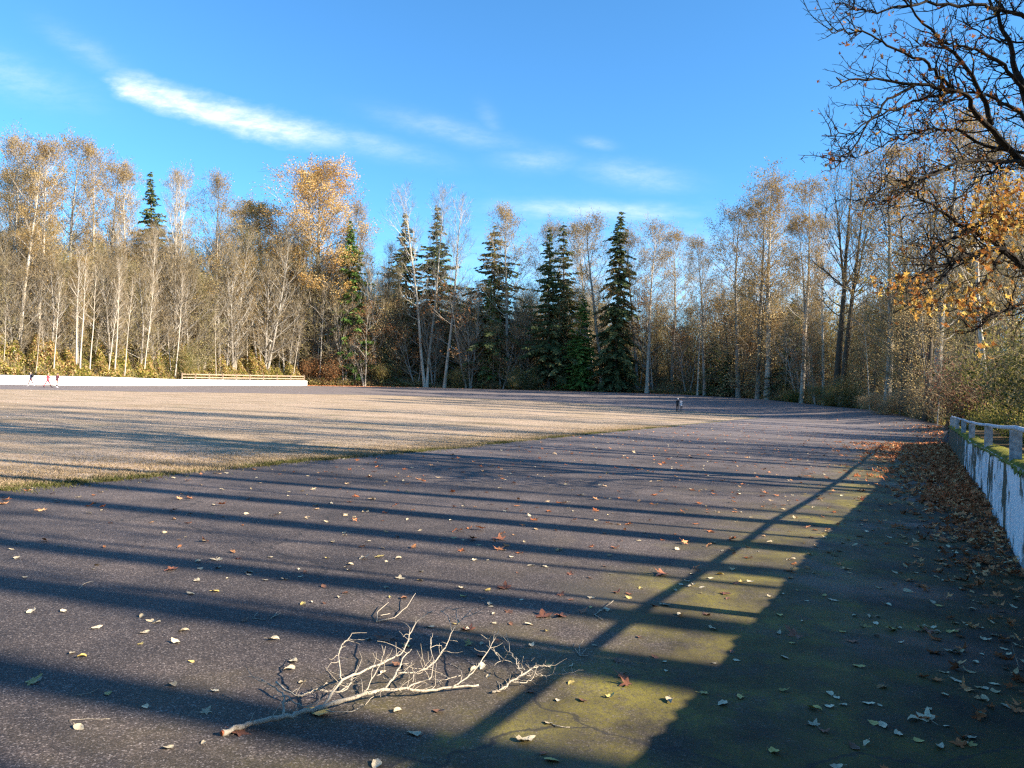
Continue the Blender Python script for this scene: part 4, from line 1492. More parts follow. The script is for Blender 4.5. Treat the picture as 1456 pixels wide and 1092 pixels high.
# ------------------------------------------------------------------ single shrubs
def make_shrub(seed, R0, H, leaf, n, ls, nt, twm='twig_brown', tw=.012):
    r_ = np.random.default_rng(seed)
    st = QB(); fo = QB()
    P0 = []; P1 = []; A0 = []; A1 = []; tips = []
    for k in range(14):
        a = r_.uniform(0, 6.28); p = np.array([math.cos(a), math.sin(a), 0]) * R0 * .15 * r_.uniform(0, 1) - np.array([0, 0, .1])
        d = unit(np.array([math.cos(a) * .5, math.sin(a) * .5, 1.0]) + r_.normal(0, .2, 3))
        for j in range(5):
            d = unit(d + r_.normal(0, .16, 3) + np.array([math.cos(a), math.sin(a), 0]) * .07)
            q = p + d * H * .23
            P0.append(p); P1.append(q); A0.append(.022 * (1 - j / 5.5) * H / 2); A1.append(.022 * (1 - (j + 1) / 5.5) * H / 2)
            p = q; tips.append(p)
    st.segs(np.array(P0), np.array(P1), A0, A1, 0, sides=4)
    tips = np.array(tips)
    # lumps
    lump = tips[r_.integers(0, len(tips), 40)]
    T0 = lump[r_.integers(0, 40, nt)] + r_.normal(0, R0 * .2, (nt, 3))
    D = r_.normal(0, 1, (nt, 3)); D[:, 2] = np.abs(D[:, 2]) * .8 + .2; D /= np.linalg.norm(D, axis=1)[:, None]
    T1 = T0 + D * (R0 * .35 * r_.uniform(.4, 1.2, nt))[:, None]
    ok = (T0[:, 2] > 0) 
    fo.strips(T0[ok], T1[ok], np.full(ok.sum(), tw), r_, 1, r_.uniform(0, 1, ok.sum()))
    i = r_.integers(0, 40, n)
    C = lump[i] + r_.normal(0, 1, (n, 3)) * R0 * r_.uniform(.13, .30, 40)[i][:, None]
    C = C[C[:, 2] > .02]
    fo.leaves(C, ls, r_, 0, np.clip(.35 + .3 * C[:, 2] / H + r_.normal(0, .2, len(C)), 0, 1), .75, .2)
    return st.mesh('stems', [MATS['bark_brown']]), fo.mesh('foliage', [MATS[leaf], MATS[twm]])


SP = {'g': make_shrub(201, 1.3, 1.4, 'leaf_green', 7000, .075, 1500), 'o': make_shrub(202, 2.0, 2.6, 'leaf_shrub', 8000, .09, 4000, 'twig_moss'),
      'r': make_shrub(203, 2.2, 2.8, 'leaf_red', 8000, .09, 7000, 'twig_brown', .014), 's': make_shrub(204, 2.2, 2.8, 'leaf_straw', 7000, .10, 6000, 'twig_pale', .015),
      'u': make_shrub(205, 2.4, 3.0, 'leaf_rust', 6000, .15, 3000), 'y': make_shrub(206, 2.0, 2.8, 'leaf_olive', 9000, .085, 3000)}
SNAME = {'g': 'green_shrub', 'o': 'olive_shrub', 'r': 'reddish_shrub', 's': 'straw_shrub', 'u': 'rust_shrub', 'y': 'yellowish_shrub'}


def put_shrub(k, x, y, s, label, group=None, sz=1.0):
    root = empty(SNAME[k], (x, y, T(x, y)), (0, 0, float(tr.uniform(0, 6.28))), (s, s, s * sz))
    link('stems', SP[k][0], root); link('foliage', SP[k][1], root)
    tag(root, label, 'shrub', group)


for Y, s in ((14.5, .8), (16.2, .75), (18.2, .85), (20.4, .8), (23, .95), (26, .9), (29.2, 1.0), (32.4, 1.0)):
    put_shrub('g', float(wallX(Y)) + 2.0 + .25 * math.sin(Y * 3), Y, s * .72, 'low green and yellow bramble leaning on the back of the mossy wall', 'brambles behind the right wall', .8)
for k, x, y, s, lab in (('o', 15.5, 21, 1.0, 'olive brown shrub behind the brambles at the right edge of the picture'),
                        ('y', 17.8, 25.5, 1.05, 'yellow green shrub behind the railing at the right edge'),
                        ('r', 23.6, 38.5, 1.2, 'reddish bare twigged shrub beyond the far end of the railing'),
                        ('r', 27.8, 41, 1.15, 'second reddish twigged shrub right of the first, behind the railing'),
                        ('o', 29.5, 36, 1.3, 'tall olive shrub at the right edge behind the reddish shrubs'),
                        ('y', 32.5, 44, 1.4, 'tall yellowish shrub at the right edge below the maple leaves'),
                        ('g', 22.8, 37, 1.25, 'round green bush right beside the far end of the wall'),
                        ('o', 26.0, 43, .7, 'dark green bush left of the reddish shrubs'),
                        ('o', 36.8, 55, 1.4, 'dark olive shrub farther behind the reddish shrubs'),
                        ('r', 35, 52, 1.3, 'faded reddish shrub farther behind the railing'),
                        ('s', 41.5, 78, 1.05, 'pale straw coloured shrub left of the dark trunk at the wall corner'),
                        ('s', 39.5, 82, .75, 'smaller straw coloured shrub at the corner of the wood'),
                        ('o', 41.5, 69, .7, 'low dark bush at the foot of the dark trunk at the wall corner')):
    put_shrub(k, x, y, s, lab)


def shrub_px(k, px, d, s, lab, sz=1.0):
    v = ray(px, 555); put_shrub(k, v[0] / v[1] * d, d, s, lab, None, sz)


shrub_px('u', 475, 170, 1.9, 'rusty red leaved shrub just right of the white wall end', .9)
shrub_px('u', 445, 170, 1.3, 'smaller rusty shrub behind the white wall end')
shrub_px('o', 250, 139, 2.0, 'rounded olive bush on the bank left of the rail fence')
shrub_px('y', 545, 172, 1.6, 'olive yellow bush at the dark foot of the wood right of the rusty shrub')
shrub_px('y', 1183, 110, 1.1, 'yellow brown bush at the foot of the slim straight cottonwood')
shrub_px('g', 1132, 122, 1.2, 'small bright green bush at the edge of the shaded hollow')
shrub_px('y', 655, 168, 1.3, 'olive bush below the orange brown maple')
shrub_px('o', 745, 163, 1.5, 'dark olive bush left of the two close dark firs')
shrub_px('o', 1210, 104, 1.2, 'olive bush between the dark forked trees and the lone thin trunk')
# trees at the right edge, behind the overhanging maple
for k, pb, d, pt, yt, sx, lab in (('A', 1402, 50, 1408, 190, 1.1, 'grey bare tree behind the golden maple leaves'),
                                  ('A', 1462, 46, 1470, 120, 1.2, 'tall grey bare tree at the right edge of the picture'),
                                  ('M', 1380, 56, 1380, 380, 1.0, 'mossy olive tree above the far end of the railing'),
                                  ('T', 1425, 60, 1425, 380, 1.1, 'straw leaved tree above the reddish shrubs'),
                                  ('M', 1330, 80, 1330, 380, 1.0, 'mossy tree behind the dark trunk at the wall corner'),
                                  ('K', 1300, 98, 1306, 240, 1.49, 'tan leaved tree between the maple tips and the lone thin trunk'),
                                  ('K', 1375, 84, 1370, 170, 1.62, 'large tan tree behind the golden cluster of maple leaves'),
                                  ('C', 1470, 60, 1475, 200, 1.35, 'slim tan tree half cut by the right edge of the picture')):
    tree_px(k, pb, d, pt, yt, sx, lab)


# ------------------------------------------------------------------ leaf shapes
def maple_outline():
    out = []
    lob = [(-90, .10), (-62, .34), (-38, .62), (-22, .70), (-14, .52), (2, .44), (14, .62), (28, .98), (38, .80), (50, .60), (60, .46), (72, .66), (82, .84), (90, 1.06)]
    for a, r in lob: out.append((r * math.cos(R(a)), r * math.sin(R(a))))
    for a, r in reversed(lob[1:-1]): out.append((-r * math.cos(R(a)), r * math.sin(R(a))))
    return np.array(out) + np.array([0, .1])


def ovate_outline():
    out = []
    for k in range(14):
        a = k / 14 * 2 * math.pi - math.pi / 2
        x = .40 * math.cos(a) * (1 - .28 * math.sin(a)); y = .62 * math.sin(a)
        if k == 7: y += .14
        out.append((x, y))
    return np.array(out)


MAPLE = maple_outline(); OVATE = ovate_outline()


def leaf_local(kind, r_, curl):
    """leaf of unit size with a curled, uneven blade; returns verts, quads (includes a stalk)"""
    O = MAPLE if kind == 'maple' else OVATE
    n = len(O)
    O = O * (1 + (.16 if kind == 'maple' else .06) * np.sin(np.arange(n) * r_.uniform(.2, .6) + r_.uniform(0, 6))[:, None]) * np.array([r_.uniform(.8, 1.1), 1])
    inner = O * .5
    V2 = np.vstack([[0, 0.02], inner, O * (1 + r_.normal(0, .04, (n, 1)))])
    ph = r_.uniform(0, 6.28)
    rr = np.hypot(V2[:, 0], V2[:, 1]); an = np.arctan2(V2[:, 1], V2[:, 0])
    z = curl * (rr ** 2) * (.55 + .6 * np.sin(an * 2 + ph) + .25 * np.sin(an * 5 + ph)) - .10 * np.exp(-(V2[:, 0] / .12) ** 2) * curl
    z += .03 * r_.normal(size=len(z)) * (rr > .1)
    V = np.column_stack([V2, z])
    Q = []
    for i in range(0, n, 2): Q.append((0, 1 + i, 1 + (i + 1) % n, 1 + (i + 2) % n))
    for i in range(n): Q.append((1 + i, 1 + n + i, 1 + n + (i + 1) % n, 1 + (i + 1) % n))
    # stalk
    b = len(V); s0 = V2[1] if kind == 'maple' else V2[1]
    y0 = float(O[:, 1].min())
    L = .7 if kind == 'maple' else .35
    w = .018
    bx = r_.uniform(-.2, .2)
    S = [(-w, y0 * .9, .01), (w, y0 * .9, .01), (w + bx, y0 - L, .05 + .1 * curl), (-w + bx, y0 - L, .05 + .1 * curl)]
    V = np.vstack([V, S]); Q.append((b, b + 1, b + 2, b + 3))
    V[:, 2] -= V[:, 2].min()
    return V, np.array(Q)


def place_many(qb, kind, P, size, r_, mat, rnd, flat=.25, curl=(.1, .5)):
    protos = [leaf_local(kind, r_, r_.uniform(*curl)) for _ in range(8)]
    pick = r_.integers(0, 8, len(P))
    for j, (V, Q) in enumerate(protos):
        idx = np.where(pick == j)[0]
        if len(idx) == 0: continue
        m = len(idx)
        a = r_.uniform(0, 6.28, m); tx = r_.normal(0, flat, m); ty = r_.normal(0, flat, m)
        ca, sa = np.cos(a), np.sin(a)
        s_ = size[idx]
        X = (V[None, :, 0] * ca[:, None] - V[None, :, 1] * sa[:, None]); Y = (V[None, :, 0] * sa[:, None] + V[None, :, 1] * ca[:, None])
        Z = np.repeat(V[None, :, 2], m, 0)
        cx_, sx_ = np.cos(tx)[:, None], np.sin(tx)[:, None]; cy_, sy_ = np.cos(ty)[:, None], np.sin(ty)[:, None]
        X, Z = X * cx_ - Z * sx_, X * sx_ + Z * cx_
        Y, Z = Y * cy_ - Z * sy_, Y * sy_ + Z * cy_
        Zm = Z - (Z.min(1)[:, None] if flat < .6 else 0)
        W = np.stack([X, Y, Zm], -1) * s_[:, None, None] + P[idx][:, None, :]
        nv = len(V)
        QQ = (Q[None] + (np.arange(m) * nv)[:, None, None]).reshape(-1, 4)
        qb.add(W.reshape(-1, 3), QQ, mat, np.repeat(rnd[idx], len(Q)))


# ------------------------------------------------------------------ overhanging maple
def big_maple():
    r_ = np.random.default_rng(77)
    bx, by = 12.0, 15.2
    bz = T(bx, by)
    root = empty('overhanging_maple', (bx, by, bz))
    tag(root, 'dark gnarled maple reaching in from the right with brown and golden leaves', 'tree')
    ox = np.array([bx, by, bz])
    q = QB()
    tp = np.array([[bx, by, bz - .4], [bx - .05, by, bz + 2], [bx + .1, by - .1, bz + 5], [bx - .1, by, bz + 8], [bx, by + .1, bz + 11], [bx + .2, by, bz + 14], [bx + .2, by, bz + 16]])
    q.tube(tp - ox, [.42, .36, .31, .26, .2, .13, .06], 12, 0, cap=False)
    link('trunk', q.mesh('trunk', [MATS['bark_maple']], True), root)
    lims = [
        (.062, [(1456, 228), (1431, 203), (1392, 170), (1376, 132), (1348, 128), (1282, 118), (1233, 113), (1186, 113)], 14.5, 12.6),
        (.045, [(1410, 178), (1398, 132), (1365, 85), (1332, 52), (1293, 14), (1278, -25)], 14.3, 13.2),
        (.030, [(1352, 126), (1330, 100), (1310, 85), (1262, 65), (1228, 45), (1190, 43), (1176, 47)], 13.6, 12.2),
        (.030, [(1368, 128), (1340, 133), (1300, 145), (1250, 165), (1200, 190), (1173, 193)], 13.9, 12.5),
        (.040, [(1470, 236), (1420, 228), (1370, 228), (1330, 248), (1290, 258), (1250, 275), (1226, 283)], 14.6, 12.0),
        (.026, [(1350, 240), (1320, 250), (1290, 270), (1260, 290), (1243, 304)], 13.8, 12.3),
        (.034, [(1456, 216), (1400, 205), (1365, 186), (1340, 183), (1300, 188), (1270, 200), (1240, 215), (1213, 226)], 14.9, 13.4),
        (.085, [(1480, 240), (1456, 130), (1446, 100), (1432, 55), (1412, 10), (1400, -40)], 14.6, 14.4),
        (.040, [(1452, 128), (1430, 90), (1385, 70), (1360, 62), (1320, 60), (1290, 72)], 14.5, 13.0),
        (.045, [(1470, 190), (1440, 150), (1410, 140), (1380, 130), (1345, 145), (1320, 165)], 14.7, 13.6),
        (.040, [(1470, 28), (1430, 14), (1400, 8), (1330, 5), (1280, 10), (1240, 18), (1212, 8), (1192, 0)], 14.5, 12.8),
        (.022, [(1300, 122), (1262, 140), (1236, 176), (1205, 225), (1186, 240), (1170, 246)], 13.2, 12.0),
        (.070, [(1500, 400), (1456, 380), (1424, 354), (1374, 365), (1360, 367), (1330, 381), (1298, 402), (1256, 427)], 14.0, 11.6),
        (.050, [(1470, 392), (1424, 352), (1395, 336), (1374, 324), (1332, 297), (1300, 273), (1285, 262)], 14.0, 12.8),
        (.034, [(1460, 224), (1431, 232), (1399, 250), (1374, 270), (1345, 299)], 14.9, 13.9),
        (.024, [(1380, 327), (1360, 336), (1337, 349), (1318, 362), (1303, 382)], 13.2, 12.2),
        (.040, [(1490, 420), (1456, 433), (1430, 440), (1404, 452), (1380, 474)], 13.0, 11.9),
        (.022, [(1362, 368), (1342, 396), (1320, 408), (1302, 424)], 12.8, 12.0),
        (.024, [(1424, 360), (1408, 392), (1392, 410), (1376, 440)], 13.4, 12.3),
        (.030, [(1480, 330), (1440, 318), (1412, 312), (1385, 318)], 14.0, 12.9),
        (.026, [(1470, 60), (1420, 60), (1380, 40), (1350, 22)], 15.0, 14.0),
    ]
    leaf_anchor = []
    for i, (rad, P, d0, d1) in enumerate(lims):
        n = len(P)
        W = []
        for k, (px, py) in enumerate(P):
            v = ray(px, py); d = d0 + (d1 - d0) * k / (n - 1)
            w = v * (d / v[1]); w = w + np.array([0, 0, EYE]); W.append(w)
        W = np.array(W)
        if P[0][0] >= 1450:
            zc = max(bz + 1.6, W[0][2] - 1.0)
            W = np.vstack([[bx - .1, by, zc], W])
        # subdivide with gnarl
        t = np.linspace(0, len(W) - 1, (len(W) - 1) * 4 + 1)
        F = np.stack([np.interp(t, np.arange(len(W)), W[:, j]) for j in range(3)], 1)
        F[1:-1] = (F[:-2] + F[1:-1] * 2 + F[2:]) / 4
        F[1:] += r_.normal(0, .022, F[1:].shape)
        rr = rad * 1.12 * (1 - np.linspace(0, 1, len(F)) ** .9 * .84)
        q = QB(); q.tube(F - ox, rr, 7, 0)
        g = TreeGeo(300 + i)
        g.rng = np.random.default_rng(300 + i)
        Dm = np.gradient(F, axis=0); Dm /= np.linalg.norm(Dm, axis=1)[:, None]
        length = np.linalg.norm(np.diff(F, axis=0), axis=1).sum()
        ns = int(length * 5.5)
        for _ in range(ns):
            k = g.rng.integers(int(len(F) * .15), len(F) - 1)
            d = g.perp(Dm[k], R(g.rng.uniform(30, 75)))
            d = unit(d + UP * .15 - np.array([.25, 0, 0]))
            L = g.rng.uniform(.25, 1.15) * (1.1 - .45 * k / len(F))
            P1, D1 = g.limb(F[k], d, L, max(.009, rr[k] * .5 if rr[k] < .036 else .018), 1, 5, .25, .22)
            g.twigs_on(P1, D1, 3 + L * 4, .12, .25, t0=.1)
            for _ in range(int(.6 + L * 2.4)):
                k2 = g.rng.integers(1, 5)
                P2, D2 = g.limb(P1[k2], g.perp(D1[k2], R(g.rng.uniform(35, 70))), L * g.rng.uniform(.3, .55), .006, 2, 3, .3, .25)
                g.twigs_on(P2, D2, 3, .09, .3, t0=.2)
            leaf_anchor.append(P1[-1]); leaf_anchor.append(P1[3])
        q.segs(np.array(g.s0) - ox, np.array(g.s1) - ox, np.array(g.r0) + .0015, np.array(g.r1) + .0015, 0, sides=4)
        t0 = np.concatenate(g.tw0) - ox; t1 = np.concatenate(g.tw1) - ox
        q.segs(t0, t1, np.full(len(t0), .0048), np.full(len(t0), .0028), 0, sides=3)
        link('branch', q.mesh('branch', [MATS['bark_maple']], False), root)
    # the part of the crown above and outside the picture
    g = TreeGeo(555)
    for k in range(30):
        zc = bz + r_.uniform(6.5, 14.5)
        a = r_.uniform(0, 6.28)
        if math.cos(a) < -.2 and zc < 9.5: zc = 11 + r_.uniform(0, 3)
        e = R(r_.uniform(15, 55)); d = np.array([math.cos(a) * math.cos(e), math.sin(a) * math.cos(e), math.sin(e)])
        P, D = g.limb(np.array([bx, by, zc]), d, r_.uniform(2.5, 5.5), .09, 1, 8, .1, .14)
        for m_ in range(9):
            i2 = r_.integers(2, 8)
            P2, D2 = g.limb(P[i2], g.perp(D[i2], R(r_.uniform(30, 60))), r_.uniform(.8, 2.2), .03, 2, 5, .2, .18)
            g.twigs_on(P2, D2, 12, .5, .2)
            for w in (P2[-1], P2[3]):
                if r_.uniform() < .5: leaf_anchor.append(w)
    q = QB(); q.segs(np.array(g.s0) - ox, np.array(g.s1) - ox, g.r0, g.r1, 0, sides=4)
    t0 = np.concatenate(g.tw0) - ox; t1 = np.concatenate(g.tw1) - ox
    q.segs(t0, t1, np.full(len(t0), .006), np.full(len(t0), .003), 0, sides=3)
    link('upper_crown', q.mesh('upper_crown', [MATS['bark_maple']]), root)
    # leaves: sparse brown ones everywhere, golden clusters
    A = np.array(leaf_anchor)
    low = np.where(A[:, 2] < 8)[0]
    idx = np.concatenate([r_.integers(0, len(A), 600), low[r_.integers(0, len(low), 300)]])
    C = A[idx] + r_.normal(0, .08, (900, 3)); C[:, 2] -= .05
    rn = r_.uniform(.0, .75, 900); sz = r_.uniform(.03, .06, 900)
    cl = []
    for px, py, sx, sy, nn, d in ((1432, 285, 26, 22, 120, 13.2), (1446, 262, 16, 14, 50, 13.2), (1408, 318, 24, 16, 70, 12.9), (1420, 338, 12, 18, 34, 12.8),
                                  (1385, 318, 14, 10, 24, 12.9), (1290, 405, 22, 10, 46, 11.9), (1308, 428, 10, 9, 24, 11.9), (1262, 408, 12, 8, 16, 11.8),
                                  (1390, 418, 22, 22, 60, 12.3), (1372, 434, 14, 14, 32, 12.1), (1400, 372, 14, 10, 26, 12.6), (1330, 440, 26, 10, 26, 12.1),
                                  (1400, 492, 8, 8, 12, 12), (1450, 320, 14, 16, 40, 13.3), (1440, 300, 26, 22, 60, 13.6), (1300, 70, 40, 25, 40, 13), (1370, 60, 24, 24, 50, 13.6), (1385, 150, 26, 18, 46, 13.9),
                                  (1320, 150, 30, 22, 40, 13.2), (1350, 205, 20, 20, 30, 13.4), (1396, 300, 16, 20, 34, 13)):
        nn = int(nn * 1.15)
        x = px + r_.normal(0, 1, nn) * sx * 1.15; y = py + r_.normal(0, 1, nn) * sy
        for a, b in zip(x, y):
            v = ray(a, b); dd = d + r_.normal(0, .45)
            w = v * (dd / v[1]); w[2] += EYE; cl.append((*w, .85 if py > 240 else .3))
    cl = np.array(cl)
    q = QB()
    place_many(q, 'maple', C - ox, sz, r_, 0, rn, flat=.9, curl=(.3, .9))
    rn2 = np.clip(cl[:, 3] - .25 + r_.normal(0, .22, len(cl)), 0, 1)
    place_many(q, 'maple', cl[:, :3] - ox, np.where(cl[:, 3] > .5, r_.uniform(.035, .078, len(cl)), r_.uniform(.03, .055, len(cl))), r_, 0, rn2, flat=.9, curl=(.3, .9))
    link('foliage', q.mesh('foliage', [MATS['leaf_maple']]), root)


big_maple()


# ------------------------------------------------------------------ fallen leaves
def fallen():
    r_ = np.random.default_rng(2024)
    FM = {'pale': 'fall_pale', 'yellow': 'fall_yellow', 'red': 'fall_red', 'brown': 'fall_brown', 'green': 'fall_green'}
    meshes = {}
    def leaf_mesh(kind, colr, v):
        key = (kind, colr, v)
        if key not in meshes:
            rr = np.random.default_rng(v * 17 + len(kind) * 3 + 1)
            V, Q = leaf_local(kind, rr, ([.1, .2, .35, .25, .15, .42] if kind == 'maple' else [.2, .4, .6, .5, .3, .8])[v])
            q = QB(); q.add(V, Q)
            meshes[key] = q.mesh('fallen_leaf', [MATS[FM[colr]]], True)
        return meshes[key]
    pts = []
    # uniform sprinkle
    n = 22000
    y = 58 * r_.uniform(0, 1, n) ** .72 + 2.2
    x = r_.uniform(-1, 1, n) * (y * .72 + 2)
    nearx = np.interp(y, [p[1] for p in near_pts], [p[0] for p in near_pts])
    dens = np.interp(y, [2, 6, 12, 25, 60], [1.0, .95, .8, .75, .6])
    wd = (wallX(y) - x)
    dens = dens * (.40 + .75 * np.exp(-np.clip(wd, 0, 99) / 5.0)) * np.clip(.75 + .45 * clumpy(x, y, .55, 2.2), .15, 1.6)
    ok = (x > nearx - np.where(y > 10.5, 0, 99)) & (wd > .15) & (r_.uniform(0, 1, n) < dens)
    ok &= ~((y < 10.4) & (x < -12))
    x, y = x[ok], y[ok]
    kind = np.where(r_.uniform(0, 1, len(x)) < np.interp(y, [3, 8, 16, 30], [.10, .25, .55, .7]), 1, 0)
    S = np.stack([x, y, kind], 1)
    # drift along the wall
    n = 9500
    y2 = 3 + 33 * r_.uniform(0, 1, n) ** .8
    wid = np.interp(y2, [3, 9, 16, 26, 36], [.45, .42, .62, 1.15, 1.7])
    off = np.abs(r_.normal(0, 1, n)) * wid + .02
    lump = .5 + .5 * np.sin(y2 * 1.9 + 2 * np.sin(y2 * .7))
    ok = r_.uniform(0, 1, n) < (.35 + .65 * lump) * np.interp(y2, [3, 8, 12, 36], [.25, .55, 1, 1])
    y2, off, wid = y2[ok], off[ok], wid[ok]
    x2 = wallX(y2) - off * 1.12
    pile = .13 * np.exp(-(off / wid) ** 2 * 1.6) * np.interp(y2, [3, 9, 14], [.15, .5, 1])
    z2 = terr(x2, y2) + pile * r_.uniform(.1, 1.0, len(x2))
    # nearest single leaves become things
    d = np.hypot(S[:, 0], S[:, 1])
    order = np.argsort(d)
    vis = [i for i in order if abs(S[i, 0]) < S[i, 1] * .675 + .05 and S[i, 1] > 2.7][:272]
    visset = set(vis)
    cols_o = ['pale', 'pale', 'pale', 'yellow', 'brown', 'pale']; cols_m = ['red', 'brown', 'red', 'pale', 'yellow']
    LAB = {('ovate', 'pale'): ('small pale dry leaf lying on the asphalt', 'small pale leaves on the asphalt'),
           ('ovate', 'yellow'): ('small yellow leaf lying on the asphalt', 'small yellow leaves on the asphalt'),
           ('ovate', 'brown'): ('small dark brown leaf lying on the asphalt', 'small brown leaves on the asphalt'),
           ('maple', 'red'): ('reddish brown maple leaf lying on the asphalt', 'reddish maple leaves on the asphalt'),
           ('maple', 'brown'): ('dull brown maple leaf lying on the asphalt', 'brown maple leaves on the asphalt'),
           ('maple', 'pale'): ('pale curled maple leaf lying on the asphalt', 'pale maple leaves on the asphalt'),
           ('maple', 'yellow'): ('yellowish maple leaf lying on the asphalt', 'yellow maple leaves on the asphalt')}
    def put(kind, colr, x, y, size, label=None, group=None, z=None):
        o = bpy.data.objects.new('fallen_leaf', leaf_mesh(kind, colr, int(r_.integers(0, 6))))
        COL.objects.link(o)
        o.location = (x, y, (T(x, y) if z is None else z) + .003)
        o.rotation_euler = (r_.normal(0, .12), r_.normal(0, .12), r_.uniform(0, 6.28))
        o.scale = (size,) * 3
        tag(o, label, 'leaf', group)
    for i in vis:
        x, y, k = S[i]
        kind = 'maple' if k else 'ovate'
        c = (cols_m if k else cols_o)[int(r_.integers(0, 5 if k else 6))]
        put(kind, c, x, y, r_.uniform(.035, .07) if k else r_.uniform(.025, .058), *LAB[(kind, c)])
    for px, py, kind, c, s, lab in ((772, 878, 'maple', 'red', .09, 'large red brown maple leaf beyond the tips of the fallen branch'),
                                    (545, 908, 'maple', 'red', .085, 'red brown maple leaf just behind the upright twigs of the fallen branch'),
                                    (1133, 903, 'maple', 'red', .09, 'red brown maple leaf lying alone on the dark mossy asphalt near the shadow edge'),
                                    (945, 818, 'maple', 'red', .10, 'red maple leaf lying by the railing shadow'),
                                    (720, 837, 'maple', 'red', .085, 'flat orange brown maple leaf farther behind the fallen branch'),
                                    (710, 768, 'maple', 'red', .085, 'orange maple leaf in a tree shadow on the middle of the asphalt'),
                                    (1028, 844, 'maple', 'red', .07, 'red maple leaf on the lit mossy strip'),
                                    (1320, 1024, 'maple', 'pale', .065, 'large pale maple leaf on the dark asphalt at the bottom right'),
                                    (1394, 1017, 'ovate', 'green', .055, 'single green leaf on the dark asphalt at the bottom right'),
                                    (417, 941, 'ovate', 'pale', .055, 'round pale leaf just behind the thin side shoot of the fallen branch'),
                                    (451, 1014, 'ovate', 'yellow', .10, 'yellow leaf lying against the stem of the fallen branch'),
                                    (750, 1052, 'ovate', 'pale', .055, 'pale pointed leaf lit by the sun below the branch tips'),
                                    (1028, 1001, 'ovate', 'pale', .06, 'pale leaf on the last lit patch beside the wall shadow'),
                                    (785, 1082, 'ovate', 'yellow', .055, 'curled tan leaf at the bottom centre of the picture'),
                                    (893, 975, 'maple', 'red', .05, 'small red leaf right of the fallen branch tips')):
        p = hit(px, py)
        put(kind, c, p.x, p.y, s, lab)
    rest = np.array([i for i in range(len(S)) if i not in visset])
    Pn = np.stack([S[rest, 0], S[rest, 1], terr(S[rest, 0], S[rest, 1]) + .003], 1); k = S[rest, 2]
    q = QB()
    for kk, kn, s0, s1 in ((0, 'ovate', .032, .062), (1, 'maple', .035, .08)):
        m_ = k == kk
        place_many(q, kn, Pn[m_], r_.uniform(s0, s1, m_.sum()), r_, 0 if kk else 1, r_.uniform(.1, 1, m_.sum()), flat=.2)
    tag(link('scattered_leaves', q.mesh('scattered_leaves', [MATS['litter_mix'], MATS['litter_pale']])), 'many small fallen leaves scattered over the farther asphalt', 'fallen leaves', kind='stuff')
    q = QB()
    P2 = np.stack([x2, y2, z2], 1)
    pale = r_.uniform(0, 1, len(x2)) < np.interp(y2, [3, 8, 14], [.5, .3, .1])
    place_many(q, 'maple', P2[~pale], np.interp(y2[~pale], [3, 10, 14], [.65, .8, 1]) * r_.uniform(.045, .095, (~pale).sum()), r_, 0, r_.uniform(.05, .9, (~pale).sum()), flat=.26, curl=(.2, .8))
    place_many(q, 'ovate', P2[pale], r_.uniform(.032, .062, pale.sum()), r_, 1, r_.uniform(.3, 1, pale.sum()), flat=.2, curl=(.2, .8))
    tag(link('leaf_drift', q.mesh('leaf_drift', [MATS['litter_mix'], MATS['litter_pale']])), 'drift of brown maple leaves heaped along the foot of the right wall', 'leaf drift', kind='stuff')


fallen()


# ------------------------------------------------------------------ fallen branch and twigs
def zoom7(p): return 280 + p[0] / 2.348, 820 + p[1] / 2.348


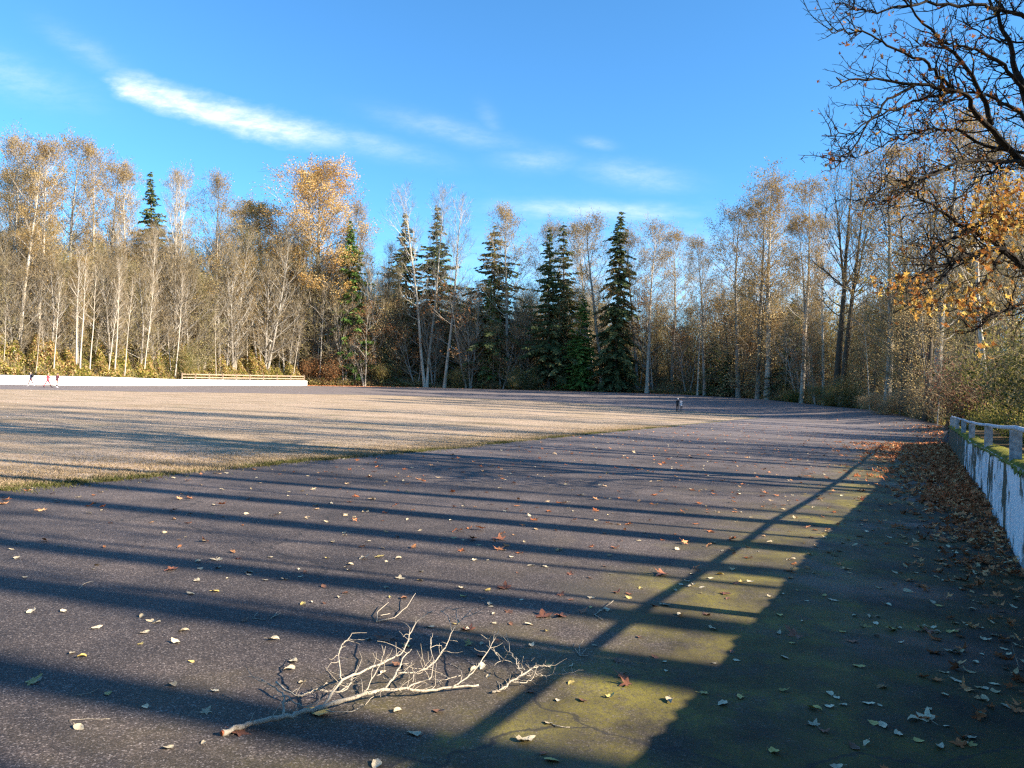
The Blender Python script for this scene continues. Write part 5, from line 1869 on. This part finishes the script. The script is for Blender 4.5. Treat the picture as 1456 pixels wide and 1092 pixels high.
def fallen_branch():
    r_ = np.random.default_rng(8)
    base = hit(*zoom7((85, 522)))
    root = empty('fallen_branch', base)
    tag(root, 'pale forked fallen branch with many bare twigs lying on the asphalt', 'branch')
    ox = np.array(base)
    def world(L):
        return np.array([hit(*zoom7((a, b)), z=h) for a, b, h in L])
    stems = [
        ('stem', .0145, .005, [(85, 522, .012), (140, 503, .014), (200, 486, .02), (300, 466, .04), (360, 450, .045), (420, 434, .05), (520, 405, .06), (580, 388, .065), (620, 375, .07), (700, 375, .05), (780, 380, .03), (860, 368, .03), (940, 362, .02)]),
        ('stem', .007, .002, [(985, 385, .01), (1015, 378, .012), (1050, 350, .03), (1110, 312, .05), (1145, 300, .06), (1180, 298, .06)]),
        ('side_branch', .0075, .002, [(420, 434, .05), (455, 385, .09), (485, 345, .12), (560, 310, .12), (640, 280, .12), (690, 250, .14), (708, 195, .17), (735, 145, .2), (785, 115, .22)]),
        ('side_branch', .0055, .002, [(485, 345, .12), (478, 300, .15), (472, 245, .18), (500, 208, .2), (545, 210, .21)]),
        ('side_branch', .006, .0022, [(285, 467, .035), (292, 430, .06), (293, 395, .09), (250, 365, .10), (215, 345, .11)]),
        ('twig', .0035, .0015, [(293, 395, .09), (340, 430, .06), (382, 442, .05)]),
        ('side_branch', .0055, .002, [(265, 352, .05), (330, 400, .04), (400, 380, .04), (480, 388, .05), (515, 355, .07), (518, 335, .08)]),
        ('twig', .004, .0018, [(335, 402, .04), (380, 385, .06), (430, 360, .06), (485, 348, .1)]),
        ('side_branch', .0062, .0022, [(628, 372, .07), (660, 330, .11), (690, 270, .14), (715, 242, .16)]),
        ('side_branch', .0045, .0016, [(670, 322, .08), (760, 312, .07), (805, 275, .10), (835, 225, .14), (850, 180, .17), (885, 140, .20), (920, 105, .22)]),
        ('twig', .0028, .0012, [(850, 180, .17), (843, 140, .2), (815, 112, .22)]),
        ('twig', .0028, .0012, [(870, 158, .19), (866, 120, .2), (862, 105, .22)]),
        ('twig', .0025, .0012, [(885, 140, .2), (920, 125, .2), (955, 120, .2)]),
        ('side_branch', .0045, .0018, [(700, 376, .05), (750, 350, .07), (785, 338, .09), (788, 280, .13), (780, 200, .19)]),
        ('side_branch', .0045, .0016, [(850, 370, .03), (890, 345, .05), (930, 310, .08), (980, 240, .13), (1008, 180, .18)]),
        ('twig', .0025, .0012, [(980, 240, .13), (970, 200, .16)]),
        ('twig', .0025, .0012, [(985, 235, .13), (1000, 262, .11), (1020, 285, .09)]),
        ('twig', .0035, .0015, [(1082, 330, .04), (1070, 290, .08), (1042, 250, .11), (1034, 190, .16)]),
        ('twig', .003, .0013, [(1110, 312, .05), (1150, 330, .03), (1220, 326, .02), (1290, 312, .02)]),
        ('twig', .0032, .0014, [(430, 445, .05), (500, 455, .02), (560, 430, .03), (590, 400, .05)]),
        ('twig', .0032, .0014, [(560, 385, .06), (590, 330, .10), (615, 280, .14), (630, 232, .18)]),
        ('twig', .0028, .0012, [(600, 330, .1), (632, 312, .1)]),
        ('twig', .003, .0013, [(455, 385, .09), (500, 380, .08), (520, 340, .1)]),
        ('twig', .0028, .0012, [(720, 350, .07), (722, 325, .07), (745, 322, .06)]),
        ('twig', .003, .0012, [(880, 330, .03), (830, 345, .02), (800, 352, .02)]),
        ('twig', .003, .0012, [(1050, 350, .03), (1090, 355, .02), (1120, 340, .02), (1090, 300, .05)]),
    ]
    for nm, r0, r1, L in stems:
        W = world(L)
        t = np.linspace(0, len(W) - 1, (len(W) - 1) * 4 + 1)
        F = np.stack([np.interp(t, np.arange(len(W)), W[:, j]) for j in range(3)], 1)
        F[1:-1] = (F[:-2] + 2 * F[1:-1] + F[2:]) / 4
        F[1:-1] += r_.normal(0, .0034, F[1:-1].shape)
        rr = np.linspace(r0, r1, len(F)) * (1 + r_.normal(0, .11, len(F)))
        if nm == 'stem' and r0 > .01: rr[0] *= 1.1
        q = QB(); q.tube(F - ox, rr, 8)
        # little spurs and side twigs
        m = int(len(F) * (.5 if nm != 'twig' else .35))
        S0 = []; S1 = []
        if W[0][0] > -.1: m = int(m * 2)
        for _ in range(m):
            k = int(r_.integers(3, len(F)))
            if k >= len(F) - 1: k = len(F) - 2
            d = unit(F[k + 1] - F[k - 1]); v = unit(r_.normal(size=3) * np.array([1, 1, .7]) + d * .7); v[2] = abs(v[2]) * .8
            L1 = r_.uniform(.015, .05) if r_.uniform() < .7 else r_.uniform(.05, .10)
            p = F[k]
            for c_ in range(4):
                q2 = p + v * L1 * .5; q2[2] = max(q2[2], .004 + TILT * q2[0])
                S0.append(p); S1.append(q2); p = q2
                v = unit(v + r_.normal(0, .30, 3))
        S0 = np.array(S0); S1 = np.array(S1)
        n = len(S0); ra = .0021 - .0003 * (np.arange(n) % 4)
        q.segs(S0 - ox, S1 - ox, ra, ra * .7, 0, sides=5)
        link(nm, q.mesh(nm, [MATS['bark_branch']], True), root)
    # reddish broken end
    q = QB()
    W = world([(85, 522, .012), (100, 516, .012)])
    d = unit(W[1] - W[0])
    q.tube(np.array([W[0] - d * .006, W[0] + d * .002]) - ox, [.0105, .0135], 9)
    link('broken_end', q.mesh('broken_end', [MATS['cut_wood']]), root)

    def twig(paths, label, r0=.0028):
        b = hit(*zoom7(paths[0][0][:2]))
        oo = np.array(b); q = QB()
        for L in paths:
            W = world(L) - oo
            t = np.linspace(0, len(W) - 1, (len(W) - 1) * 3 + 1)
            F = np.stack([np.interp(t, np.arange(len(W)), W[:, j]) for j in range(3)], 1)
            F[1:-1] += r_.normal(0, .002, F[1:-1].shape)
            q.tube(F, np.linspace(r0, r0 * .5, len(F)), 6)
        o = link('fallen_twig', q.mesh('fallen_twig', [MATS['bark_branch']], True))
        o.location = b
        tag(o, label, 'twig')
    twig([[(598, 150, .006), (660, 135, .01), (700, 100, .03), (730, 55, .06)], [(600, 148, .006), (603, 115, .02), (640, 85, .04)], [(612, 130, .01), (645, 122, .01)]],
         'forked pale twig lying alone behind the fallen branch', .004)
    twig([[(1325, 128, .004), (1350, 112, .01), (1390, 80, .02)], [(1330, 128, .004), (1355, 145, .004)], [(1360, 108, .01), (1385, 112, .01)]], 'small forked twig in the railing shadow right of the branch', .004)
    twig([[(1280, 265, .004), (1275, 235, .02), (1290, 212, .03)], [(1280, 265, .004), (1300, 240, .02)], [(1280, 265, .004), (1262, 240, .02)], [(1280, 265, .004), (1310, 262, .01)]], 'tiny starry pale twig at the right of the branch tips', .0028)
    twig([[(245, 140, .004), (280, 120, .01)], [(255, 134, .004), (268, 118, .01)]], 'short pale twig far left of the forked one', .004)
    twig([[(190, 135, .004), (202, 120, .01)], [(185, 138, .004), (230, 145, .004)]], 'short brown twig beside the short pale one', .003)
    twig([[(1180, 490, .004), (1205, 500, .006), (1245, 502, .006)]], 'straight thin twig right of the lower branch tips', .0028)
    twig([[(-430, 480, .004), (-400, 476, .006), (-290, 474, .006)]], 'long pale grass stalk on the asphalt at the left bottom of the picture', .002)
    twig([[(-400, 395, .004), (-360, 388, .006), (-330, 372, .006)], ], 'bent pale stalk on the asphalt left of the branch stem', .002)
    twig([[(-395, 40, .004), (-375, 22, .006), (-345, 14, .006)]], 'short pale stick far left on the asphalt', .003)


fallen_branch()


# ------------------------------------------------------------------ people
def person(x, y, face, pose, mats, label, H=1.7, bag=None):
    """one continuous body grown with a skin modifier; mats: (skin, top, legs, shoes, hair)"""
    V = []; Rr = []; E = []; Z = []
    def v(p, r, zone):
        V.append(p); Rr.append(r); Z.append(zone); return len(V) - 1
    def e(a, b): E.append((a, b))
    pel = v((0, 0, .93), (.135, .10), 'leg')
    wst = v((0, 0, 1.08), (.125, .09), 'top')
    chs = v((0, .01, 1.28), (.155, .105), 'top')
    nkb = v((0, .0, 1.43), (.085, .07), 'top')
    nk = v((0, .01, 1.49), (.052, .052), 'skin')
    h1 = v((0, .03, 1.57), (.075, .088), 'skin')
    h2 = v((0, .03, 1.65), (.073, .090), 'skin')
    h3 = v((0, .02, 1.70), (.045, .055), 'skin')
    ns = v((0, .125, 1.585), (.012, .012), 'skin')
    e(pel, wst); e(wst, chs); e(chs, nkb); e(nkb, nk); e(nk, h1); e(h1, h2); e(h2, h3); e(h1, ns)
    for s in (-1, 1):
        er = v((s * .082, .01, 1.585), (.010, .022), 'skin'); e(h1, er)
        a, b = pose['leg'][0 if s < 0 else 1]      # forward swing of thigh and shin (radians)
        hp = v((s * .095, 0, .88), (.088, .092), 'leg'); e(pel, hp)
        kx, ky, kz = s * .10, math.sin(a) * .43, .88 - math.cos(a) * .43
        kn = v((kx, ky, kz), (.056, .060), 'leg'); e(hp, kn)
        ax, ay, az_ = s * .10, ky + math.sin(b) * .42, kz - math.cos(b) * .42
        cf = v((kx, ky + math.sin(b) * .14, kz - math.cos(b) * .14), (.052, .058), 'leg'); e(kn, cf)
        an = v((ax, ay, az_), (.034, .038), 'shoe'); e(cf, an)
        ft = v((ax * 1.1, ay + .13, az_ - .035), (.036, .026), 'shoe'); e(an, ft)
        to = v((ax * 1.15, ay + .19, az_ - .045), (.028, .018), 'shoe'); e(ft, to)
        sh = v((s * .175, 0, 1.39), (.058, .056), 'top'); e(nkb, sh)
        u, f, out = pose['arm'][0 if s < 0 else 1]
        ex, ey, ez = s * (.20 + out * .25), math.sin(u) * .28, 1.39 - math.cos(u) * .28
        el = v((ex, ey, ez), (.042, .042), 'top'); e(sh, el)
        wx, wy, wz = ex - s * pose.get('in', 0) * .2, ey + math.sin(f) * .24, ez - math.cos(f) * .24
        wr = v((wx, wy, wz), (.028, .026), 'top'); e(el, wr)
        dx = np.array([0, math.sin(f), -math.cos(f)])
        pm = v(tuple(np.array([wx, wy, wz]) + dx * .06), (.018, .032), 'skin'); e(wr, pm)
        for k in range(4):
            o = np.array([0, math.cos(f), math.sin(f)]) * (.030 - .020 * k)
            L = [.035, .042, .040, .030][k]
            q0 = np.array([wx, wy, wz]) + dx * .095 + o
            f1 = v(tuple(q0), (.0085, .0085), 'skin'); f2 = v(tuple(q0 + dx * L + np.array([-s * .012, 0, 0])), (.007, .007), 'skin')
            f3 = v(tuple(q0 + dx * (L + .022) + np.array([-s * .028, 0, 0])), (.006, .006), 'skin')
            e(pm, f1); e(f1, f2); e(f2, f3)
        tq = np.array([wx, wy, wz]) + dx * .05 + np.array([0, math.cos(f), math.sin(f)]) * .045
        t1 = v(tuple(tq), (.009, .009), 'skin'); t2 = v(tuple(tq + dx * .035 + np.array([-s * .01, .01, 0])), (.007, .007), 'skin'); e(pm, t1); e(t1, t2)
    P = np.array(V)
    low = min(p[2] for p in V) - .02
    ln = pose.get('lean', 0)
    P[:, 1] += np.where(P[:, 2] > .93, (P[:, 2] - .93) * math.tan(ln), 0)
    P[:, 2] -= low
    me = bpy.data.meshes.new('body')
    me.from_pydata([tuple(p) for p in P], E, [])
    ob = bpy.data.objects.new('body_src', me); COL.objects.link(ob)
    md = ob.modifiers.new('s', 'SKIN'); md.use_smooth_shade = True
    sv = me.skin_vertices[0].data
    for i, r in enumerate(Rr):
        sv[i].radius = r; sv[i].use_root = (i == 0)
    sb = ob.modifiers.new('u', 'SUBSURF'); sb.levels = 1; sb.render_levels = 1
    dg = bpy.context.evaluated_depsgraph_get()
    bm = bpy.data.meshes.new_from_object(ob.evaluated_get(dg))
    bpy.data.objects.remove(ob)
    bm.materials.clear()
    zn = ['skin', 'top', 'leg', 'shoe']
    for k in range(4): bm.materials.append(MATS[mats[k]])
    zi = np.array([zn.index(z) for z in Z])
    for p in bm.polygons:
        c = np.array(p.center)
        p.material_index = int(zi[np.argmin(((P - c) ** 2).sum(1))])
        p.use_smooth = True
    z0 = T(x, y)
    root = empty('person', (x, y, z0), (0, 0, face), (H / 1.76,) * 3)
    tag(root, label, 'person')
    link('body', bm, root)
    # hair cap with a thickness
    hq = QB()
    c = P[6]
    n1, n2 = 7, 12
    VV = []
    for i in range(n1):
        ph = i / (n1 - 1) * R(112)
        for j in range(n2):
            th = j / n2 * 2 * math.pi
            k = 1.0 if not (math.sin(th) > .35 and i > 3) else .86
            VV.append((c[0] + .094 * k * math.sin(ph) * math.cos(th), c[1] - .008 + .112 * k * math.sin(ph) * math.sin(th), c[2] + .01 + .098 * math.cos(ph)))
    QQ = [(i * n2 + j, (i + 1) * n2 + j, (i + 1) * n2 + (j + 1) % n2, i * n2 + (j + 1) % n2) for i in range(n1 - 1) for j in range(n2)]
    hq.add(np.array(VV), np.array(QQ))
    link('hair', hq.mesh('hair', [MATS[mats[4]]], True), root)
    return root, P, low


def jacket_hem(root, P, mat, z0, z1, r0, r1):
    q = QB(); n = 14; rows = []
    base = P[0]
    for i in range(5):
        t = i / 4; zz = z0 + (z1 - z0) * t; rx = r0 + (r1 - r0) * t
        for j in range(n):
            th = j / n * 2 * math.pi
            rows.append((base[0] + rx * math.cos(th), base[1] + rx * .76 * math.sin(th), zz + .01 * math.sin(th * 3)))
    QQ = [(i * n + j, i * n + (j + 1) % n, (i + 1) * n + (j + 1) % n, (i + 1) * n + j) for i in range(4) for j in range(n)]
    q.add(np.array(rows), np.array(QQ))
    link('jacket_hem', q.mesh('jacket_hem', [MATS[mat]], True), root)


def at_px(px, py):
    p = hit(px, py); return p.x, p.y


WALK = {'leg': ((.42, .18), (-.32, -.62)), 'arm': ((-.4, -.1, .1), (.4, .8, .1)), 'lean': .07}
WALK2 = {'leg': ((.52, .42), (-.48, -.58)), 'arm': ((.45, .8, .12), (-.45, -.2, .12)), 'lean': .05}
WALK3 = {'leg': ((-.18, -.35), (.22, .05)), 'arm': ((.1, .5, .1), (-.1, .3, .1)), 'lean': .03}
STAND = {'leg': ((.03, 0), (-.03, -.03)), 'arm': ((.15, 1.2, .1), (.2, 1.3, .1)), 'lean': .10, 'in': .8}
STAND2 = {'leg': ((.12, .02), (-.06, -.08)), 'arm': ((.1, .25, .1), (.15, .9, .1)), 'lean': .06, 'in': .4}
x, y = at_px(43.5, 549.5)
r_, P, lo = person(x, y, R(95), WALK, ('skin', 'cloth_navy', 'cloth_maroon', 'cloth_white', 'hair_fair'), 'walker in a dark blue jacket and maroon trousers with a dark backpack')
q = QB()
for k, (yy, w) in enumerate(((-.13, .15), (-.2, .16), (-.27, .12))):
    pass
th = np.linspace(0, 2 * math.pi, 13)[:-1]
VV = []
for i, (z_, s_) in enumerate(((1.02, .7), (1.08, 1.0), (1.25, 1.05), (1.40, .9), (1.44, .5))):
    for t in th: VV.append((.145 * s_ * math.cos(t), -.19 + .10 * s_ * math.sin(t), z_))
QQ = [(i * 12 + j, i * 12 + (j + 1) % 12, (i + 1) * 12 + (j + 1) % 12, (i + 1) * 12 + j) for i in range(4) for j in range(12)]
q.add(np.array(VV), np.array(QQ))
o = link('backpack', q.mesh('backpack', [MATS['cloth_black']], True)); o.location = r_.location; o.rotation_euler = r_.rotation_euler
tag(o, 'dark backpack on the back of the walker in the dark blue jacket', 'backpack')
x, y = at_px(67.5, 551)
person(x, y, R(-88), WALK2, ('skin', 'cloth_red', 'cloth_red', 'cloth_maroon', 'hair_fair'), 'walker all in bright red striding in the middle of the three')
x, y = at_px(81, 551.5)
person(x, y, R(-100), WALK3, ('skin', 'cloth_maroon', 'cloth_maroon', 'cloth_white', 'hair_dark'), 'walker in a maroon top, nearest the fence of the three')
x, y = at_px(963, 585.7)
r_, P, lo = person(x, y, R(-40), STAND, ('skin', 'cloth_black', 'cloth_black', 'cloth_black', 'hair_white'), 'white haired person in black jacket and trousers standing close beside another on the lawn', 1.74)
jacket_hem(r_, P, 'cloth_black', .84, 1.1, .185, .15)
x, y = at_px(968.3, 585.4)
r_, P, lo = person(x, y, R(30), STAND2, ('skin', 'cloth_white', 'cloth_grey', 'cloth_black', 'hair_dark'), 'person in a whitish jacket and dark trousers standing close beside the one in black', 1.66)
jacket_hem(r_, P, 'cloth_white', .80, 1.1, .19, .15)


# ------------------------------------------------------------------ unseen wood added behind and to the right to cut sky light
def sky_screen_wood():
    r_ = np.random.default_rng(31)
    qb = QB(); n = 60000
    seg = r_.uniform(0, 1, n)
    x = np.where(seg < .62, r_.uniform(-75, 42, n), r_.uniform(48, 60, n))
    y = np.where(seg < .62, r_.uniform(-34, -13, n), r_.uniform(-14, 40, n))
    H = np.where(seg < .62, 19, 8.5) * np.clip(.85 + .25 * clumpy(x, y, 5), .5, 1.2)
    C = np.stack([x, y, terr(x, y) + H * r_.uniform(0, 1, n)], 1)
    qb.leaves(C, .95, r_, 0, r_.uniform(0, .7, n), .8)
    tag(link('sky_screen_wood', qb.mesh('sky_screen_wood', [MATS['leaf_shrub']])), 'unseen dense wood added behind the viewer and to the right to cut sky light', 'wood', kind='stuff')


sky_screen_wood()
